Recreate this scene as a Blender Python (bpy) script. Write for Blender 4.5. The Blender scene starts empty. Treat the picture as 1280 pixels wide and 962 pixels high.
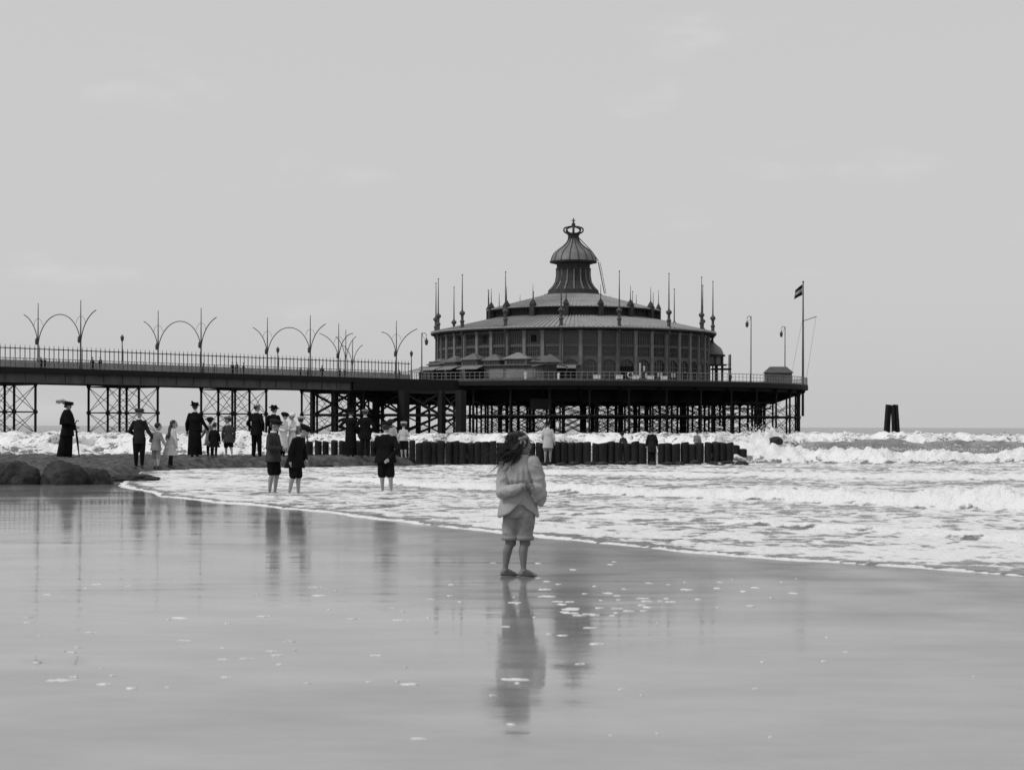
import bpy, math, random
import numpy as np
from mathutils import Vector, Matrix
from mathutils import noise as mnoise

SC = bpy.context.scene
COL = SC.collection
R = math.radians
random.seed(7)

# ------------------------------------------------------------------ camera
CAMH = 1.22
F = 2300.0                      # focal length in pixels of a 1280 wide frame
HY, ROLL = 533.0, 0.0025        # horizon row at the middle, tilt of the horizon
cam_d = bpy.data.cameras.new('camera')
cam = bpy.data.objects.new('camera', cam_d)
COL.objects.link(cam)
cam_d.sensor_width = 36.0
cam_d.lens = F / 1280.0 * 36.0
cam_d.shift_y = (HY - 481.0) / 1280.0
cam_d.clip_start = 0.1
cam_d.clip_end = 40000.0
cam_d.dof.use_dof = True
cam_d.dof.focus_distance = 42.0
cam_d.dof.aperture_fstop = 5.6
cam.location = (0, 0, CAMH)
cam.rotation_euler = (R(90), -ROLL, 0)
SC.camera = cam

# ------------------------------------------------------------------ sky and sun
SUN_EL, SUN_AZ = R(48), R(-112)       # azimuth measured from the view direction, minus is to the left
w = bpy.data.worlds.new('World')
SC.world = w
w.use_nodes = True
nt = w.node_tree
nt.nodes.clear()
wo = nt.nodes.new('ShaderNodeOutputWorld')
bg = nt.nodes.new('ShaderNodeBackground')
sky = nt.nodes.new('ShaderNodeTexSky')
sky.sky_type = 'NISHITA'
sky.sun_disc = False
sky.sun_elevation = SUN_EL
sky.sun_rotation = SUN_AZ
sky.air_density = 1.0
sky.dust_density = 3.0
bw = nt.nodes.new('ShaderNodeRGBToBW')
nt.links.new(sky.outputs[0], bw.inputs[0])
tc = nt.nodes.new('ShaderNodeTexCoord')
mp = nt.nodes.new('ShaderNodeMapping')
mp.inputs['Scale'].default_value = (5.0, 5.0, 15.0)
mp.inputs['Location'].default_value = (0.4, 0.0, 0.75)
nz = nt.nodes.new('ShaderNodeTexNoise')
nz.inputs['Scale'].default_value = 1.6
nz.inputs['Detail'].default_value = 7.0
nz.inputs['Roughness'].default_value = 0.55
nt.links.new(tc.outputs['Generated'], mp.inputs[0])
nt.links.new(mp.outputs[0], nz.inputs['Vector'])
cr = nt.nodes.new('ShaderNodeMapRange')
cr.interpolation_type = 'SMOOTHSTEP'
cr.inputs['From Min'].default_value = 0.56
cr.inputs['From Max'].default_value = 0.80
cr.inputs['To Min'].default_value = 0.0
cr.inputs['To Max'].default_value = 0.62
nt.links.new(nz.outputs['Fac'], cr.inputs['Value'])
# thin even overcast veil over the clear sky, faint brighter clouds in it
m1 = nt.nodes.new('ShaderNodeMath'); m1.operation = 'MULTIPLY'; m1.inputs[1].default_value = 0.16
nt.links.new(bw.outputs[0], m1.inputs[0])
m2 = nt.nodes.new('ShaderNodeMath'); m2.operation = 'ADD'; m2.inputs[1].default_value = 4.85
nt.links.new(m1.outputs[0], m2.inputs[0])
m3 = nt.nodes.new('ShaderNodeMath'); m3.operation = 'ADD'
nt.links.new(m2.outputs[0], m3.inputs[0]); nt.links.new(cr.outputs[0], m3.inputs[1])
nt.links.new(m3.outputs[0], bg.inputs['Color'])
bg.inputs['Strength'].default_value = 0.11
nt.links.new(bg.outputs[0], wo.inputs[0])

sun_d = bpy.data.lights.new('sun', 'SUN')
sun_d.energy = 1.6
sun_d.angle = R(10)
sun_d.color = (1, 1, 1)
sun = bpy.data.objects.new('sun', sun_d)
COL.objects.link(sun)
sdir = Vector((math.sin(SUN_AZ) * math.cos(SUN_EL), math.cos(SUN_AZ) * math.cos(SUN_EL), math.sin(SUN_EL)))
sun.rotation_euler = (-sdir).to_track_quat('-Z', 'Y').to_euler()
sun.location = sdir * 60

SC.view_settings.view_transform = 'Standard'
SC.view_settings.look = 'None'
SC.view_settings.exposure = 0.0
SC.view_settings.gamma = 1.0
SC.view_settings.use_curve_mapping = False
SC.cycles.use_denoising = True
SC.cycles.max_bounces = 6
SC.cycles.diffuse_bounces = 3
SC.cycles.glossy_bounces = 3

# ------------------------------------------------------------------ helpers
def hy(px):
    return HY + (px - 640.0) * ROLL
def at(px, py, D):
    """point seen at photo pixel (px,py) at distance D along the view axis"""
    return Vector(((px - 640.0) / F * D, D, CAMH - (py - hy(px)) / F * D))

ORIGIN = {}
def org(o):
    return ORIGIN.get(o.name, Vector((0, 0, 0)))
def tag(o, label=None, cat=None, group=None, kind=None):
    if label: o['label'] = label
    if cat: o['category'] = cat
    if group: o['group'] = group
    if kind: o['kind'] = kind
    return o
def empty(name, loc, label=None, cat=None, group=None):
    o = bpy.data.objects.new(name, None)
    COL.objects.link(o)
    o.empty_display_size = 0.2
    o.location = loc
    ORIGIN[o.name] = Vector(loc)
    return tag(o, label, cat, group)
def place(name, mesh, parent=None, loc=(0, 0, 0), rz=0.0, scale=None):
    """an object sharing mesh data; loc is relative to its parent"""
    o = bpy.data.objects.new(name, mesh)
    COL.objects.link(o)
    if parent is not None:
        o.parent = parent
        ORIGIN[o.name] = org(parent)
    o.location = loc
    o.rotation_euler = (0, 0, rz)
    if scale: o.scale = scale
    return o

class MB:
    def __init__(self):
        self.v = []; self.f = []
    def add(self, vs, fs):
        n = len(self.v)
        self.v.extend([tuple(p) for p in vs])
        self.f.extend([tuple(i + n for i in f) for f in fs])
        return self
    def box(self, c, s, rz=0.0, taper=1.0):
        cx, cy, cz = c; sx, sy, sz = s[0] / 2, s[1] / 2, s[2] / 2
        co, si = math.cos(rz), math.sin(rz)
        vs = []
        for z, k in ((-sz, 1.0), (sz, taper)):
            for x, y in ((-sx, -sy), (sx, -sy), (sx, sy), (-sx, sy)):
                x *= k; y *= k
                vs.append((cx + x * co - y * si, cy + x * si + y * co, cz + z))
        return self.add(vs, [(3, 2, 1, 0), (4, 5, 6, 7), (0, 1, 5, 4), (1, 2, 6, 5), (2, 3, 7, 6), (3, 0, 4, 7)])
    def beam(self, p0, p1, w, h=None):
        h = h or w
        p0 = Vector(p0); p1 = Vector(p1)
        d = (p1 - p0).normalized()
        up = Vector((0, 0, 1)) if abs(d.z) < 0.95 else Vector((0, 1, 0))
        a = d.cross(up).normalized() * (w / 2); b = a.cross(d).normalized() * (h / 2)
        vs = [p + s for p in (p0, p1) for s in (-a - b, a - b, a + b, -a + b)]
        return self.add(vs, [(3, 2, 1, 0), (4, 5, 6, 7), (0, 1, 5, 4), (1, 2, 6, 5), (2, 3, 7, 6), (3, 0, 4, 7)])
    def tube(self, pts, rad, n=8, flat=1.0):
        pts = [Vector(p) for p in pts]
        if not hasattr(rad, '__len__'): rad = [rad] * len(pts)
        vs = []; fs = []; ref = None
        for i, p in enumerate(pts):
            d = (pts[min(i + 1, len(pts) - 1)] - pts[max(i - 1, 0)]).normalized()
            if ref is None:
                ref = Vector((1, 0, 0)) if abs(d.x) < 0.8 else Vector((0, 1, 0))
            a = (ref - d * ref.dot(d)).normalized(); ref = a
            b = d.cross(a)
            for k in range(n):
                t = 2 * math.pi * k / n
                vs.append(p + a * (math.cos(t) * rad[i]) + b * (math.sin(t) * rad[i] * flat))
        for i in range(len(pts) - 1):
            for k in range(n):
                fs.append((i * n + k, i * n + (k + 1) % n, (i + 1) * n + (k + 1) % n, (i + 1) * n + k))
        fs.append(tuple(reversed(range(n)))); m = (len(pts) - 1) * n
        fs.append(tuple(m + k for k in range(n)))
        return self.add(vs, fs)
    def lathe(self, prof, n=24, c=(0, 0, 0), a0=0.0, a1=2 * math.pi, closed=True):
        """prof = [(r,z)]; full turn when a1-a0 is 2 pi. angle 0 faces -Y"""
        full = abs(a1 - a0 - 2 * math.pi) < 1e-6
        m = n if full else n + 1
        vs = []; fs = []
        for k in range(m):
            a = a0 + (a1 - a0) * k / n
            for r, z in prof:
                vs.append((c[0] + r * math.sin(a), c[1] - r * math.cos(a), c[2] + z))
        q = len(prof)
        for k in range(n):
            k2 = (k + 1) % m
            for i in range(q - 1):
                fs.append((k * q + i, k2 * q + i, k2 * q + i + 1, k * q + i + 1))
        return self.add(vs, fs)
    def ell(self, c, r, n=12, m=8, rot=None):
        c = Vector(c); vs = []; fs = []
        for i in range(m + 1):
            t = math.pi * i / m
            for k in range(n):
                a = 2 * math.pi * k / n
                p = Vector((r[0] * math.sin(t) * math.cos(a), r[1] * math.sin(t) * math.sin(a), -r[2] * math.cos(t)))
                if rot is not None: p = rot @ p
                vs.append(c + p)
        for i in range(m):
            for k in range(n):
                fs.append((i * n + k, i * n + (k + 1) % n, (i + 1) * n + (k + 1) % n, (i + 1) * n + k))
        return self.add(vs, fs)
    def loft(self, rings, n=20):
        """rings = [(cx,cy,z,rx,ry)] closed by caps"""
        vs = []; fs = []
        for cx, cy, z, rx, ry in rings:
            for k in range(n):
                a = 2 * math.pi * k / n
                vs.append((cx + rx * math.cos(a), cy + ry * math.sin(a), z))
        for i in range(len(rings) - 1):
            for k in range(n):
                fs.append((i * n + k, i * n + (k + 1) % n, (i + 1) * n + (k + 1) % n, (i + 1) * n + k))
        fs.append(tuple(reversed(range(n)))); b = (len(rings) - 1) * n
        fs.append(tuple(b + k for k in range(n)))
        return self.add(vs, fs)
    def cap(self, p0, r0, p1, r1, n=12):
        """tapered capsule"""
        p0 = Vector(p0); p1 = Vector(p1); d = (p1 - p0)
        L = d.length
        d = d / L if L > 1e-6 else Vector((0, 0, 1))
        pts = []; rad = []
        for t in (-88, -60, -30, 0):
            pts.append(p0 + d * (r0 * math.sin(R(t)))); rad.append(max(r0 * math.cos(R(t)), 1e-4))
        for t in (0, 30, 60, 88):
            pts.append(p1 + d * (r1 * math.sin(R(t)))); rad.append(max(r1 * math.cos(R(t)), 1e-4))
        return self.tube(pts, rad, n)
    def prism(self, poly, z0, z1):
        n = len(poly)
        vs = [(x, y, z0) for x, y in poly] + [(x, y, z1) for x, y in poly]
        fs = [tuple(reversed(range(n))), tuple(range(n, 2 * n))]
        for k in range(n):
            fs.append((k, (k + 1) % n, n + (k + 1) % n, n + k))
        return self.add(vs, fs)
    def mesh(self, name, mat, smooth=False, shift=None):
        me = bpy.data.meshes.new(name)
        v = np.array(self.v, dtype=np.float64)
        if shift is not None: v = v - np.array(shift)[None, :]
        me.from_pydata(v.tolist(), [], self.f)
        me.update()
        if mat: me.materials.append(mat)
        if smooth:
            me.polygons.foreach_set('use_smooth', [True] * len(me.polygons))
        return me
    def build(self, name, mat, parent=None, smooth=False, label=None, cat=None, group=None, kind=None):
        sh = org(parent) if parent is not None else None
        o = place(name, self.mesh(name, mat, smooth, sh), parent)
        return tag(o, label, cat, group, kind)

# ------------------------------------------------------------------ materials (a grey-tone photograph: all neutral)
MATS = {}
def mat(name, v, rough=0.7, var=0.25, scale=3.0, bump=0.0, bscale=20.0, spec=0.3, stretch=(1, 1, 1), metal=0.0, coord='Object'):
    if name in MATS: return MATS[name]
    m = bpy.data.materials.new(name)
    m.use_nodes = True
    t = m.node_tree; n = t.nodes; l = t.links
    b = n['Principled BSDF']
    b.inputs['Roughness'].default_value = rough
    b.inputs['Specular IOR Level'].default_value = spec
    b.inputs['Metallic'].default_value = metal
    co = n.new('ShaderNodeTexCoord')
    ma = n.new('ShaderNodeMapping'); ma.inputs['Scale'].default_value = stretch
    l.new(co.outputs[coord], ma.inputs[0])
    nz = n.new('ShaderNodeTexNoise'); nz.inputs['Scale'].default_value = scale; nz.inputs['Detail'].default_value = 6
    l.new(ma.outputs[0], nz.inputs['Vector'])
    mr = n.new('ShaderNodeMapRange')
    mr.inputs['From Min'].default_value = 0.3; mr.inputs['From Max'].default_value = 0.7
    mr.inputs['To Min'].default_value = v * (1 - var); mr.inputs['To Max'].default_value = v * (1 + var)
    l.new(nz.outputs['Fac'], mr.inputs['Value'])
    cc = n.new('ShaderNodeCombineColor')
    for k in range(3): l.new(mr.outputs[0], cc.inputs[k])
    l.new(cc.outputs[0], b.inputs['Base Color'])
    if bump > 0:
        nb = n.new('ShaderNodeTexNoise'); nb.inputs['Scale'].default_value = bscale; nb.inputs['Detail'].default_value = 4
        l.new(ma.outputs[0], nb.inputs['Vector'])
        bp = n.new('ShaderNodeBump'); bp.inputs['Strength'].default_value = bump; bp.inputs['Distance'].default_value = 0.05
        l.new(nb.outputs['Fac'], bp.inputs['Height'])
        l.new(bp.outputs[0], b.inputs['Normal'])
    MATS[name] = m
    return m

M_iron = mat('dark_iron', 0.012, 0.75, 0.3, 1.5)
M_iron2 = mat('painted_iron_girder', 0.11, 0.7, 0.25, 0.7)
M_rail = mat('grey_railing_paint', 0.24, 0.6, 0.2, 2)
M_pole = mat('iron_pole', 0.07, 0.5, 0.2, 2)
M_plank = mat('deck_planks', 0.10, 0.8, 0.3, 1.0, stretch=(1, 6, 1))
M_wall = mat('pavilion_wall', 0.105, 0.75, 0.22, 0.6)
M_pil = mat('pilaster_paint', 0.185, 0.7, 0.18, 0.8)
M_mull = mat('window_mullion_paint', 0.12, 0.7, 0.2, 1)
M_glass = mat('dark_window_glass', 0.022, 0.12, 0.4, 0.6, spec=0.5)
M_roof = mat('zinc_roof', 0.32, 0.55, 0.16, 0.5, stretch=(1, 1, 3))
M_dome = mat('lead_dome', 0.17, 0.55, 0.2, 0.7)
M_dark = mat('dark_timber', 0.04, 0.8, 0.3, 1)
M_awn = mat('pale_awning_canvas', 0.22, 0.9, 0.15, 1)
M_annex = mat('annex_paint', 0.115, 0.8, 0.2, 1)
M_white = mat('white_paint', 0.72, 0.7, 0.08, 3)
M_pile = mat('weathered_pile', 0.013, 0.75, 0.6, 5, bump=0.8, bscale=9, stretch=(3, 3, 0.6))
M_rock = mat('wet_rock', 0.020, 0.65, 0.8, 5, bump=1.0, bscale=9)
M_skin = mat('skin', 0.30, 0.6, 0.1, 8)
M_hair = mat('dark_hair', 0.02, 0.5, 0.4, 30)
M_hairl = mat('fair_hair', 0.10, 0.55, 0.3, 30)
M_black = mat('black_cloth', 0.010, 0.95, 0.35, 5, bump=0.35, bscale=14, spec=0.05)
M_char = mat('charcoal_cloth', 0.020, 0.95, 0.35, 6, bump=0.4, bscale=14, spec=0.05)
M_tweed = mat('grey_tweed_cloth', 0.05, 0.95, 0.35, 9, bump=0.4, bscale=16, spec=0.05)
M_midcl = mat('mid_grey_cloth', 0.20, 0.95, 0.2, 6, bump=0.4, bscale=14, spec=0.05)
M_light = mat('pale_linen', 0.46, 0.95, 0.12, 6, bump=0.4, bscale=14, spec=0.05)
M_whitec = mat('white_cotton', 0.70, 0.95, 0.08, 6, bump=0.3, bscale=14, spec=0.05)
M_straw = mat('straw', 0.55, 0.9, 0.2, 20)
M_shoe = mat('black_leather', 0.02, 0.4, 0.2, 8)

# ------------------------------------------------------------------ vector noise (numpy)
def _hash(ix, iy, s):
    h = (ix.astype(np.int64) * 374761393 + iy.astype(np.int64) * 668265263 + s * 974711) & 0xffffffff
    h = ((h ^ (h >> 13)) * 1274126177) & 0xffffffff
    return ((h ^ (h >> 16)) & 0xffff) / 65535.0
def pn(x, y, s=0):
    ix = np.floor(x); iy = np.floor(y); fx = x - ix; fy = y - iy
    u = fx * fx * fx * (fx * (fx * 6 - 15) + 10); v = fy * fy * fy * (fy * (fy * 6 - 15) + 10)
    def g(dx, dy):
        a = _hash(ix + dx, iy + dy, s) * 2 * np.pi
        return np.cos(a) * (fx - dx) + np.sin(a) * (fy - dy)
    a = g(0, 0) * (1 - u) + g(1, 0) * u
    b = g(0, 1) * (1 - u) + g(1, 1) * u
    return (a * (1 - v) + b * v) * 1.5          # about -1..1
def fbm(x, y, o=4, s=0, gain=0.5):
    r = 0; a = 1.0; t = 0
    for k in range(o):
        r = r + a * pn(x, y, s + k * 17); t += a; a *= gain; x = x * 2.03 + 3.1; y = y * 2.03 + 1.7
    return r / t
def worley(x, y, s=0):
    ix = np.floor(x); iy = np.floor(y); best = np.full(x.shape, 9.0)
    for dx in (-1, 0, 1):
        for dy in (-1, 0, 1):
            cx = ix + dx; cy = iy + dy
            px = cx + _hash(cx, cy, s); py = cy + _hash(cx, cy, s + 5)
            best = np.minimum(best, (px - x) ** 2 + (py - y) ** 2)
    return np.sqrt(best)
def sstep(a, b, x):
    t = np.clip((x - a) / (b - a), 0, 1)
    return t * t * (3 - 2 * t)

def grid_mesh(name, X, Y, Z, mat_, keep=None, smooth=True):
    nr, nc = X.shape
    co = np.stack([X, Y, Z], -1).reshape(-1, 3)
    i = np.arange(nr * nc).reshape(nr, nc)
    q = np.stack([i[:-1, :-1], i[:-1, 1:], i[1:, 1:], i[1:, :-1]], -1).reshape(-1, 4)
    used = None
    if keep is not None:
        kk = keep.reshape(-1)[q].any(axis=1)
        q = q[kk]
        used = np.unique(q)
        remap = np.zeros(nr * nc, dtype=np.int64); remap[used] = np.arange(len(used))
        q = remap[q]; co = co[used]
    me = bpy.data.meshes.new(name)
    me.vertices.add(len(co)); me.vertices.foreach_set('co', co.astype(np.float32).reshape(-1))
    me.loops.add(q.size); me.loops.foreach_set('vertex_index', q.astype(np.int32).reshape(-1))
    me.polygons.add(len(q))
    me.polygons.foreach_set('loop_start', np.arange(0, q.size, 4, dtype=np.int32))
    me.polygons.foreach_set('loop_total', np.full(len(q), 4, dtype=np.int32))
    if smooth: me.polygons.foreach_set('use_smooth', np.ones(len(q), dtype=bool))
    me.update(calc_edges=True)
    me.validate()
    me.materials.append(mat_)
    return me, used
# ------------------------------------------------------------------ shore line, beach, sea
SHORE = [(60, -75), (12.0, 2.0), (6.3, 11.4), (4.2, 15.1), (1.7, 17.9), (0.0, 20.8), (-2.7, 26.2), (-6.1, 32.0),
         (-8.3, 39.0), (-9.3, 46.0), (-11.0, 57.0), (-40.0, 63.0), (-400, 120)]
def shore_s(X, Y):
    """signed distance to the water line, plus = sea side"""
    best = np.full(X.shape, 1e9); sgn = np.ones(X.shape)
    for (x0, y0), (x1, y1) in zip(SHORE[:-1], SHORE[1:]):
        dx, dy = x1 - x0, y1 - y0; L2 = dx * dx + dy * dy
        t = np.clip(((X - x0) * dx + (Y - y0) * dy) / L2, 0, 1)
        ex = X - (x0 + t * dx); ey = Y - (y0 + t * dy)
        d = np.sqrt(ex * ex + ey * ey)
        cr_ = dx * ey - dy * ex                      # left of the walking direction is land
        m = d < best - 1e-9
        best = np.where(m, d, best); sgn = np.where(m, np.where(cr_ > 0, -1.0, 1.0), sgn)
    return best * sgn

def sand_z(X, Y):
    t = 14.5 - Y
    z = 0.0115 * (np.sqrt(t * t + 4.0) + t) / 2 * sstep(-40, 4, Y)
    near = 1 - sstep(60, 120, np.abs(Y))
    # long low ripple marks left by the ebb, lying along the shore
    u = X * 0.52 + Y * 0.10; v = Y * 0.85 - X * 0.05
    z = z + near * (0.0021 * fbm(u * 0.6, v * 1.1, 3, 3) + 0.0007 * fbm(u * 2.0, v * 5.0, 2, 9) + 0.0022 * fbm(u * 1.6, v * 3.2, 2, 13) * np.exp(-((Y - 13.2) / 1.6) ** 2))
    # a low sand hump on the left
    z = z + 0.012 * np.exp(-(((X + 2.15) / 0.55) ** 2 + ((Y - 8.6) / 0.45) ** 2))
    s = shore_s(X, Y)
    return z - np.where(s > 0, np.minimum(0.05 * s, 4.0), 0.0)

def wet_sand_material():
    m = bpy.data.materials.new('wet_sand'); m.use_nodes = True
    t = m.node_tree; n = t.nodes; l = t.links; b = n['Principled BSDF']
    g = n.new('ShaderNodeNewGeometry')
    ma = n.new('ShaderNodeMapping'); ma.inputs['Scale'].default_value = (0.55, 1.0, 1.0)
    l.new(g.outputs['Position'], ma.inputs[0])
    n1 = n.new('ShaderNodeTexNoise'); n1.inputs['Scale'].default_value = 1.1; n1.inputs['Detail'].default_value = 10
    n1.inputs['Roughness'].default_value = 0.68
    l.new(ma.outputs[0], n1.inputs['Vector'])
    r1 = n.new('ShaderNodeMapRange'); r1.inputs['From Min'].default_value = 0.3; r1.inputs['From Max'].default_value = 0.7
    r1.inputs['To Min'].default_value = 0.20; r1.inputs['To Max'].default_value = 0.36
    l.new(n1.outputs['Fac'], r1.inputs['Value'])
    cc = n.new('ShaderNodeCombineColor')
    for k in range(3): l.new(r1.outputs[0], cc.inputs[k])
    l.new(cc.outputs[0], b.inputs['Base Color'])
    r2 = n.new('ShaderNodeMapRange'); r2.inputs['From Min'].default_value = 0.35; r2.inputs['From Max'].default_value = 0.65
    r2.inputs['To Min'].default_value = 0.03; r2.inputs['To Max'].default_value = 0.10
    n3 = n.new('ShaderNodeTexNoise'); n3.inputs['Scale'].default_value = 0.5; n3.inputs['Detail'].default_value = 3
    l.new(ma.outputs[0], n3.inputs['Vector']); l.new(n3.outputs['Fac'], r2.inputs['Value'])
    # sand a wave just left is duller, with the pier head's reflection painted in
    dn = n.new('ShaderNodeAttribute'); dn.attribute_name = 'drained_and_reflection'
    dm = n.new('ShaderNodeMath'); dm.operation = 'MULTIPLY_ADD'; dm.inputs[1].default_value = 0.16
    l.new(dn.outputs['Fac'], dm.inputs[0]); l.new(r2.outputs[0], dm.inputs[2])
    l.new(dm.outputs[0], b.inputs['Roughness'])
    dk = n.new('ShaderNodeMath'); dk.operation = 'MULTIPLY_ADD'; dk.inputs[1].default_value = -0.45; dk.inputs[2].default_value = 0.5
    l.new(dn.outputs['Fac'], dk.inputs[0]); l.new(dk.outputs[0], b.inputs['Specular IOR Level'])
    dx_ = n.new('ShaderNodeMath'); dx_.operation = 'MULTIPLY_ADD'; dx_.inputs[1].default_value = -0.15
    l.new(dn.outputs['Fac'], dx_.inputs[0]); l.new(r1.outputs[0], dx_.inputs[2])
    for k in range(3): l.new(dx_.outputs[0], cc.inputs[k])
    b.inputs['IOR'].default_value = 1.33
    mb_ = n.new('ShaderNodeMapping'); mb_.inputs['Scale'].default_value = (0.7, 1.9, 1.0)
    l.new(g.outputs['Position'], mb_.inputs[0])
    n2 = n.new('ShaderNodeTexNoise'); n2.inputs['Scale'].default_value = 1.6; n2.inputs['Detail'].default_value = 5
    l.new(mb_.outputs[0], n2.inputs['Vector'])
    n4 = n.new('ShaderNodeTexNoise'); n4.inputs['Scale'].default_value = 30; n4.inputs['Detail'].default_value = 3
    l.new(g.outputs['Position'], n4.inputs['Vector'])
    ad = n.new('ShaderNodeMath'); ad.operation = 'MULTIPLY_ADD'; ad.inputs[1].default_value = 0.06
    l.new(n4.outputs['Fac'], ad.inputs[0]); l.new(n2.outputs['Fac'], ad.inputs[2])
    bp = n.new('ShaderNodeBump'); bp.inputs['Strength'].default_value = 0.25; bp.inputs['Distance'].default_value = 0.008
    l.new(ad.outputs[0], bp.inputs['Height']); l.new(bp.outputs[0], b.inputs['Normal'])
    return m

def fan(rows, cols):
    D = np.array(rows)[:, None]; A = np.array(cols)[None, :]
    return A * np.maximum(D, 1.0), D + 0 * A

rows = list(np.linspace(-80, 1.5, 30)) + list(np.arange(2.0, 20, 0.10)) + list(np.arange(20, 60, 0.3)) + list(np.geomspace(60, 14000, 40))
cx = np.arange(-7.0, 7.01, 0.06)
ext = np.geomspace(7.2, 9000, 46)
X, Y = np.meshgrid(np.concatenate([-ext[::-1], cx, ext]), np.array(rows))
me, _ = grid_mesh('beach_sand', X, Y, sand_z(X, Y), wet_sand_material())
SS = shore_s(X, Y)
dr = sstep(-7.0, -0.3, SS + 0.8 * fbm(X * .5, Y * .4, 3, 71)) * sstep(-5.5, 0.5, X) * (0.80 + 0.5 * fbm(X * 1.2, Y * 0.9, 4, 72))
da = me.attributes.new('drained_and_reflection', 'FLOAT', 'POINT')
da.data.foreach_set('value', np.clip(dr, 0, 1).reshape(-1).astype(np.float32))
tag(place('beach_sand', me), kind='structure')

# ---------------- sea
BRK = []   # crest lines: (world x list, distance list, height list, front width, back width, foam behind)
def crest(pts, wf, wb, back, wob=0.8, lump=0.35, fk=1.0):
    xs = [(p[0] - 640) / F * p[1] for p in pts]
    BRK.append((xs, [p[1] for p in pts], [p[2] for p in pts], wf, wb, back, wob, lump, fk))
crest([(150, 47, 0.0), (380, 43, .05), (560, 36.0, .13), (900, 31.0, .20), (1250, 27.0, .29), (1500, 24, .30)], .40, 1.5, 5.0, .5, .5)
crest([(620, 27, 0.0), (760, 24.5, .05), (1000, 22, .07), (1280, 19.5, .08), (1500, 17.5, .08)], .25, .8, 1.5, .5, .4, .8)
crest([(520, 48, 0.0), (640, 47, .07), (900, 44, .10), (1280, 41, .14), (1500, 40, .12)], .4, 1.2, 3.0, .6, .5)
crest([(900, 60.0, 0.15), (930, 59.5, .50), (1000, 59, .46), (1100, 57.5, .44), (1280, 58, .42), (1500, 59, .45)], .7, 2.4, 6.0, .7, .55)
crest([(860, 84, 0.3), (1000, 80, .56), (1080, 76, .70), (1160, 77, .72), (1280, 80, .62), (1500, 86, .6)], 2.6, 6.0, 0.5, 1.2, .1, 0.12)
crest([(900, 100, .6), (1000, 96, .80), (1050, 97, .78), (1130, 104, .62), (1280, 108, .74), (1500, 110, .7)], 1.4, 4.0, 8.0, 2.0, .35)
crest([(330, 92, .5), (380, 88, .70), (450, 86, .82), (520, 90, .70), (600, 93, .78), (660, 91, .70), (730, 98, .84), (800, 96, .76), (900, 90, .80), (980, 92, .6)], 1.3, 4.0, 2.5, 1.2, .3)
crest([(350, 70, .12), (420, 69, .3), (560, 71, .22), (700, 72, .34), (800, 73, .25), (900, 71, .4)], 1.0, 2.5, 2.0, .8, .3, .55)
crest([(-200, 74, .6), (0, 72, .55), (60, 74, .58), (140, 76, .48), (220, 73, .55), (350, 72, .35)], 1.2, 3.0, 4.0, 1.2, .4)
crest([(-200, 92, .7), (0, 96, .80), (70, 90, .66), (130, 98, .84), (200, 94, .7), (280, 97, .84), (360, 100, .6)], 1.6, 4.5, 3.0, 2.0, .3)
crest([(-200, 62, .2), (0, 62.5, .22), (200, 63.5, .25), (360, 64, .2)], .5, 1.2, 5.0, .5, .5)
crest([(-300, 128, .85), (0, 135, .85), (150, 130, .7), (300, 140, .85), (500, 135, .6), (700, 140, .8), (900, 130, .6), (1050, 132, .95), (1280, 128, .7), (1600, 130, .8)], 2.5, 6.0, 9.0, 4.0, .25)
crest([(-300, 185, .8), (300, 180, .6), (700, 190, .7), (1000, 180, .85), (1280, 185, .75), (1600, 190, .8)], 3.0, 8.0, 6.0, 6.0, .2, .7)

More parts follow.
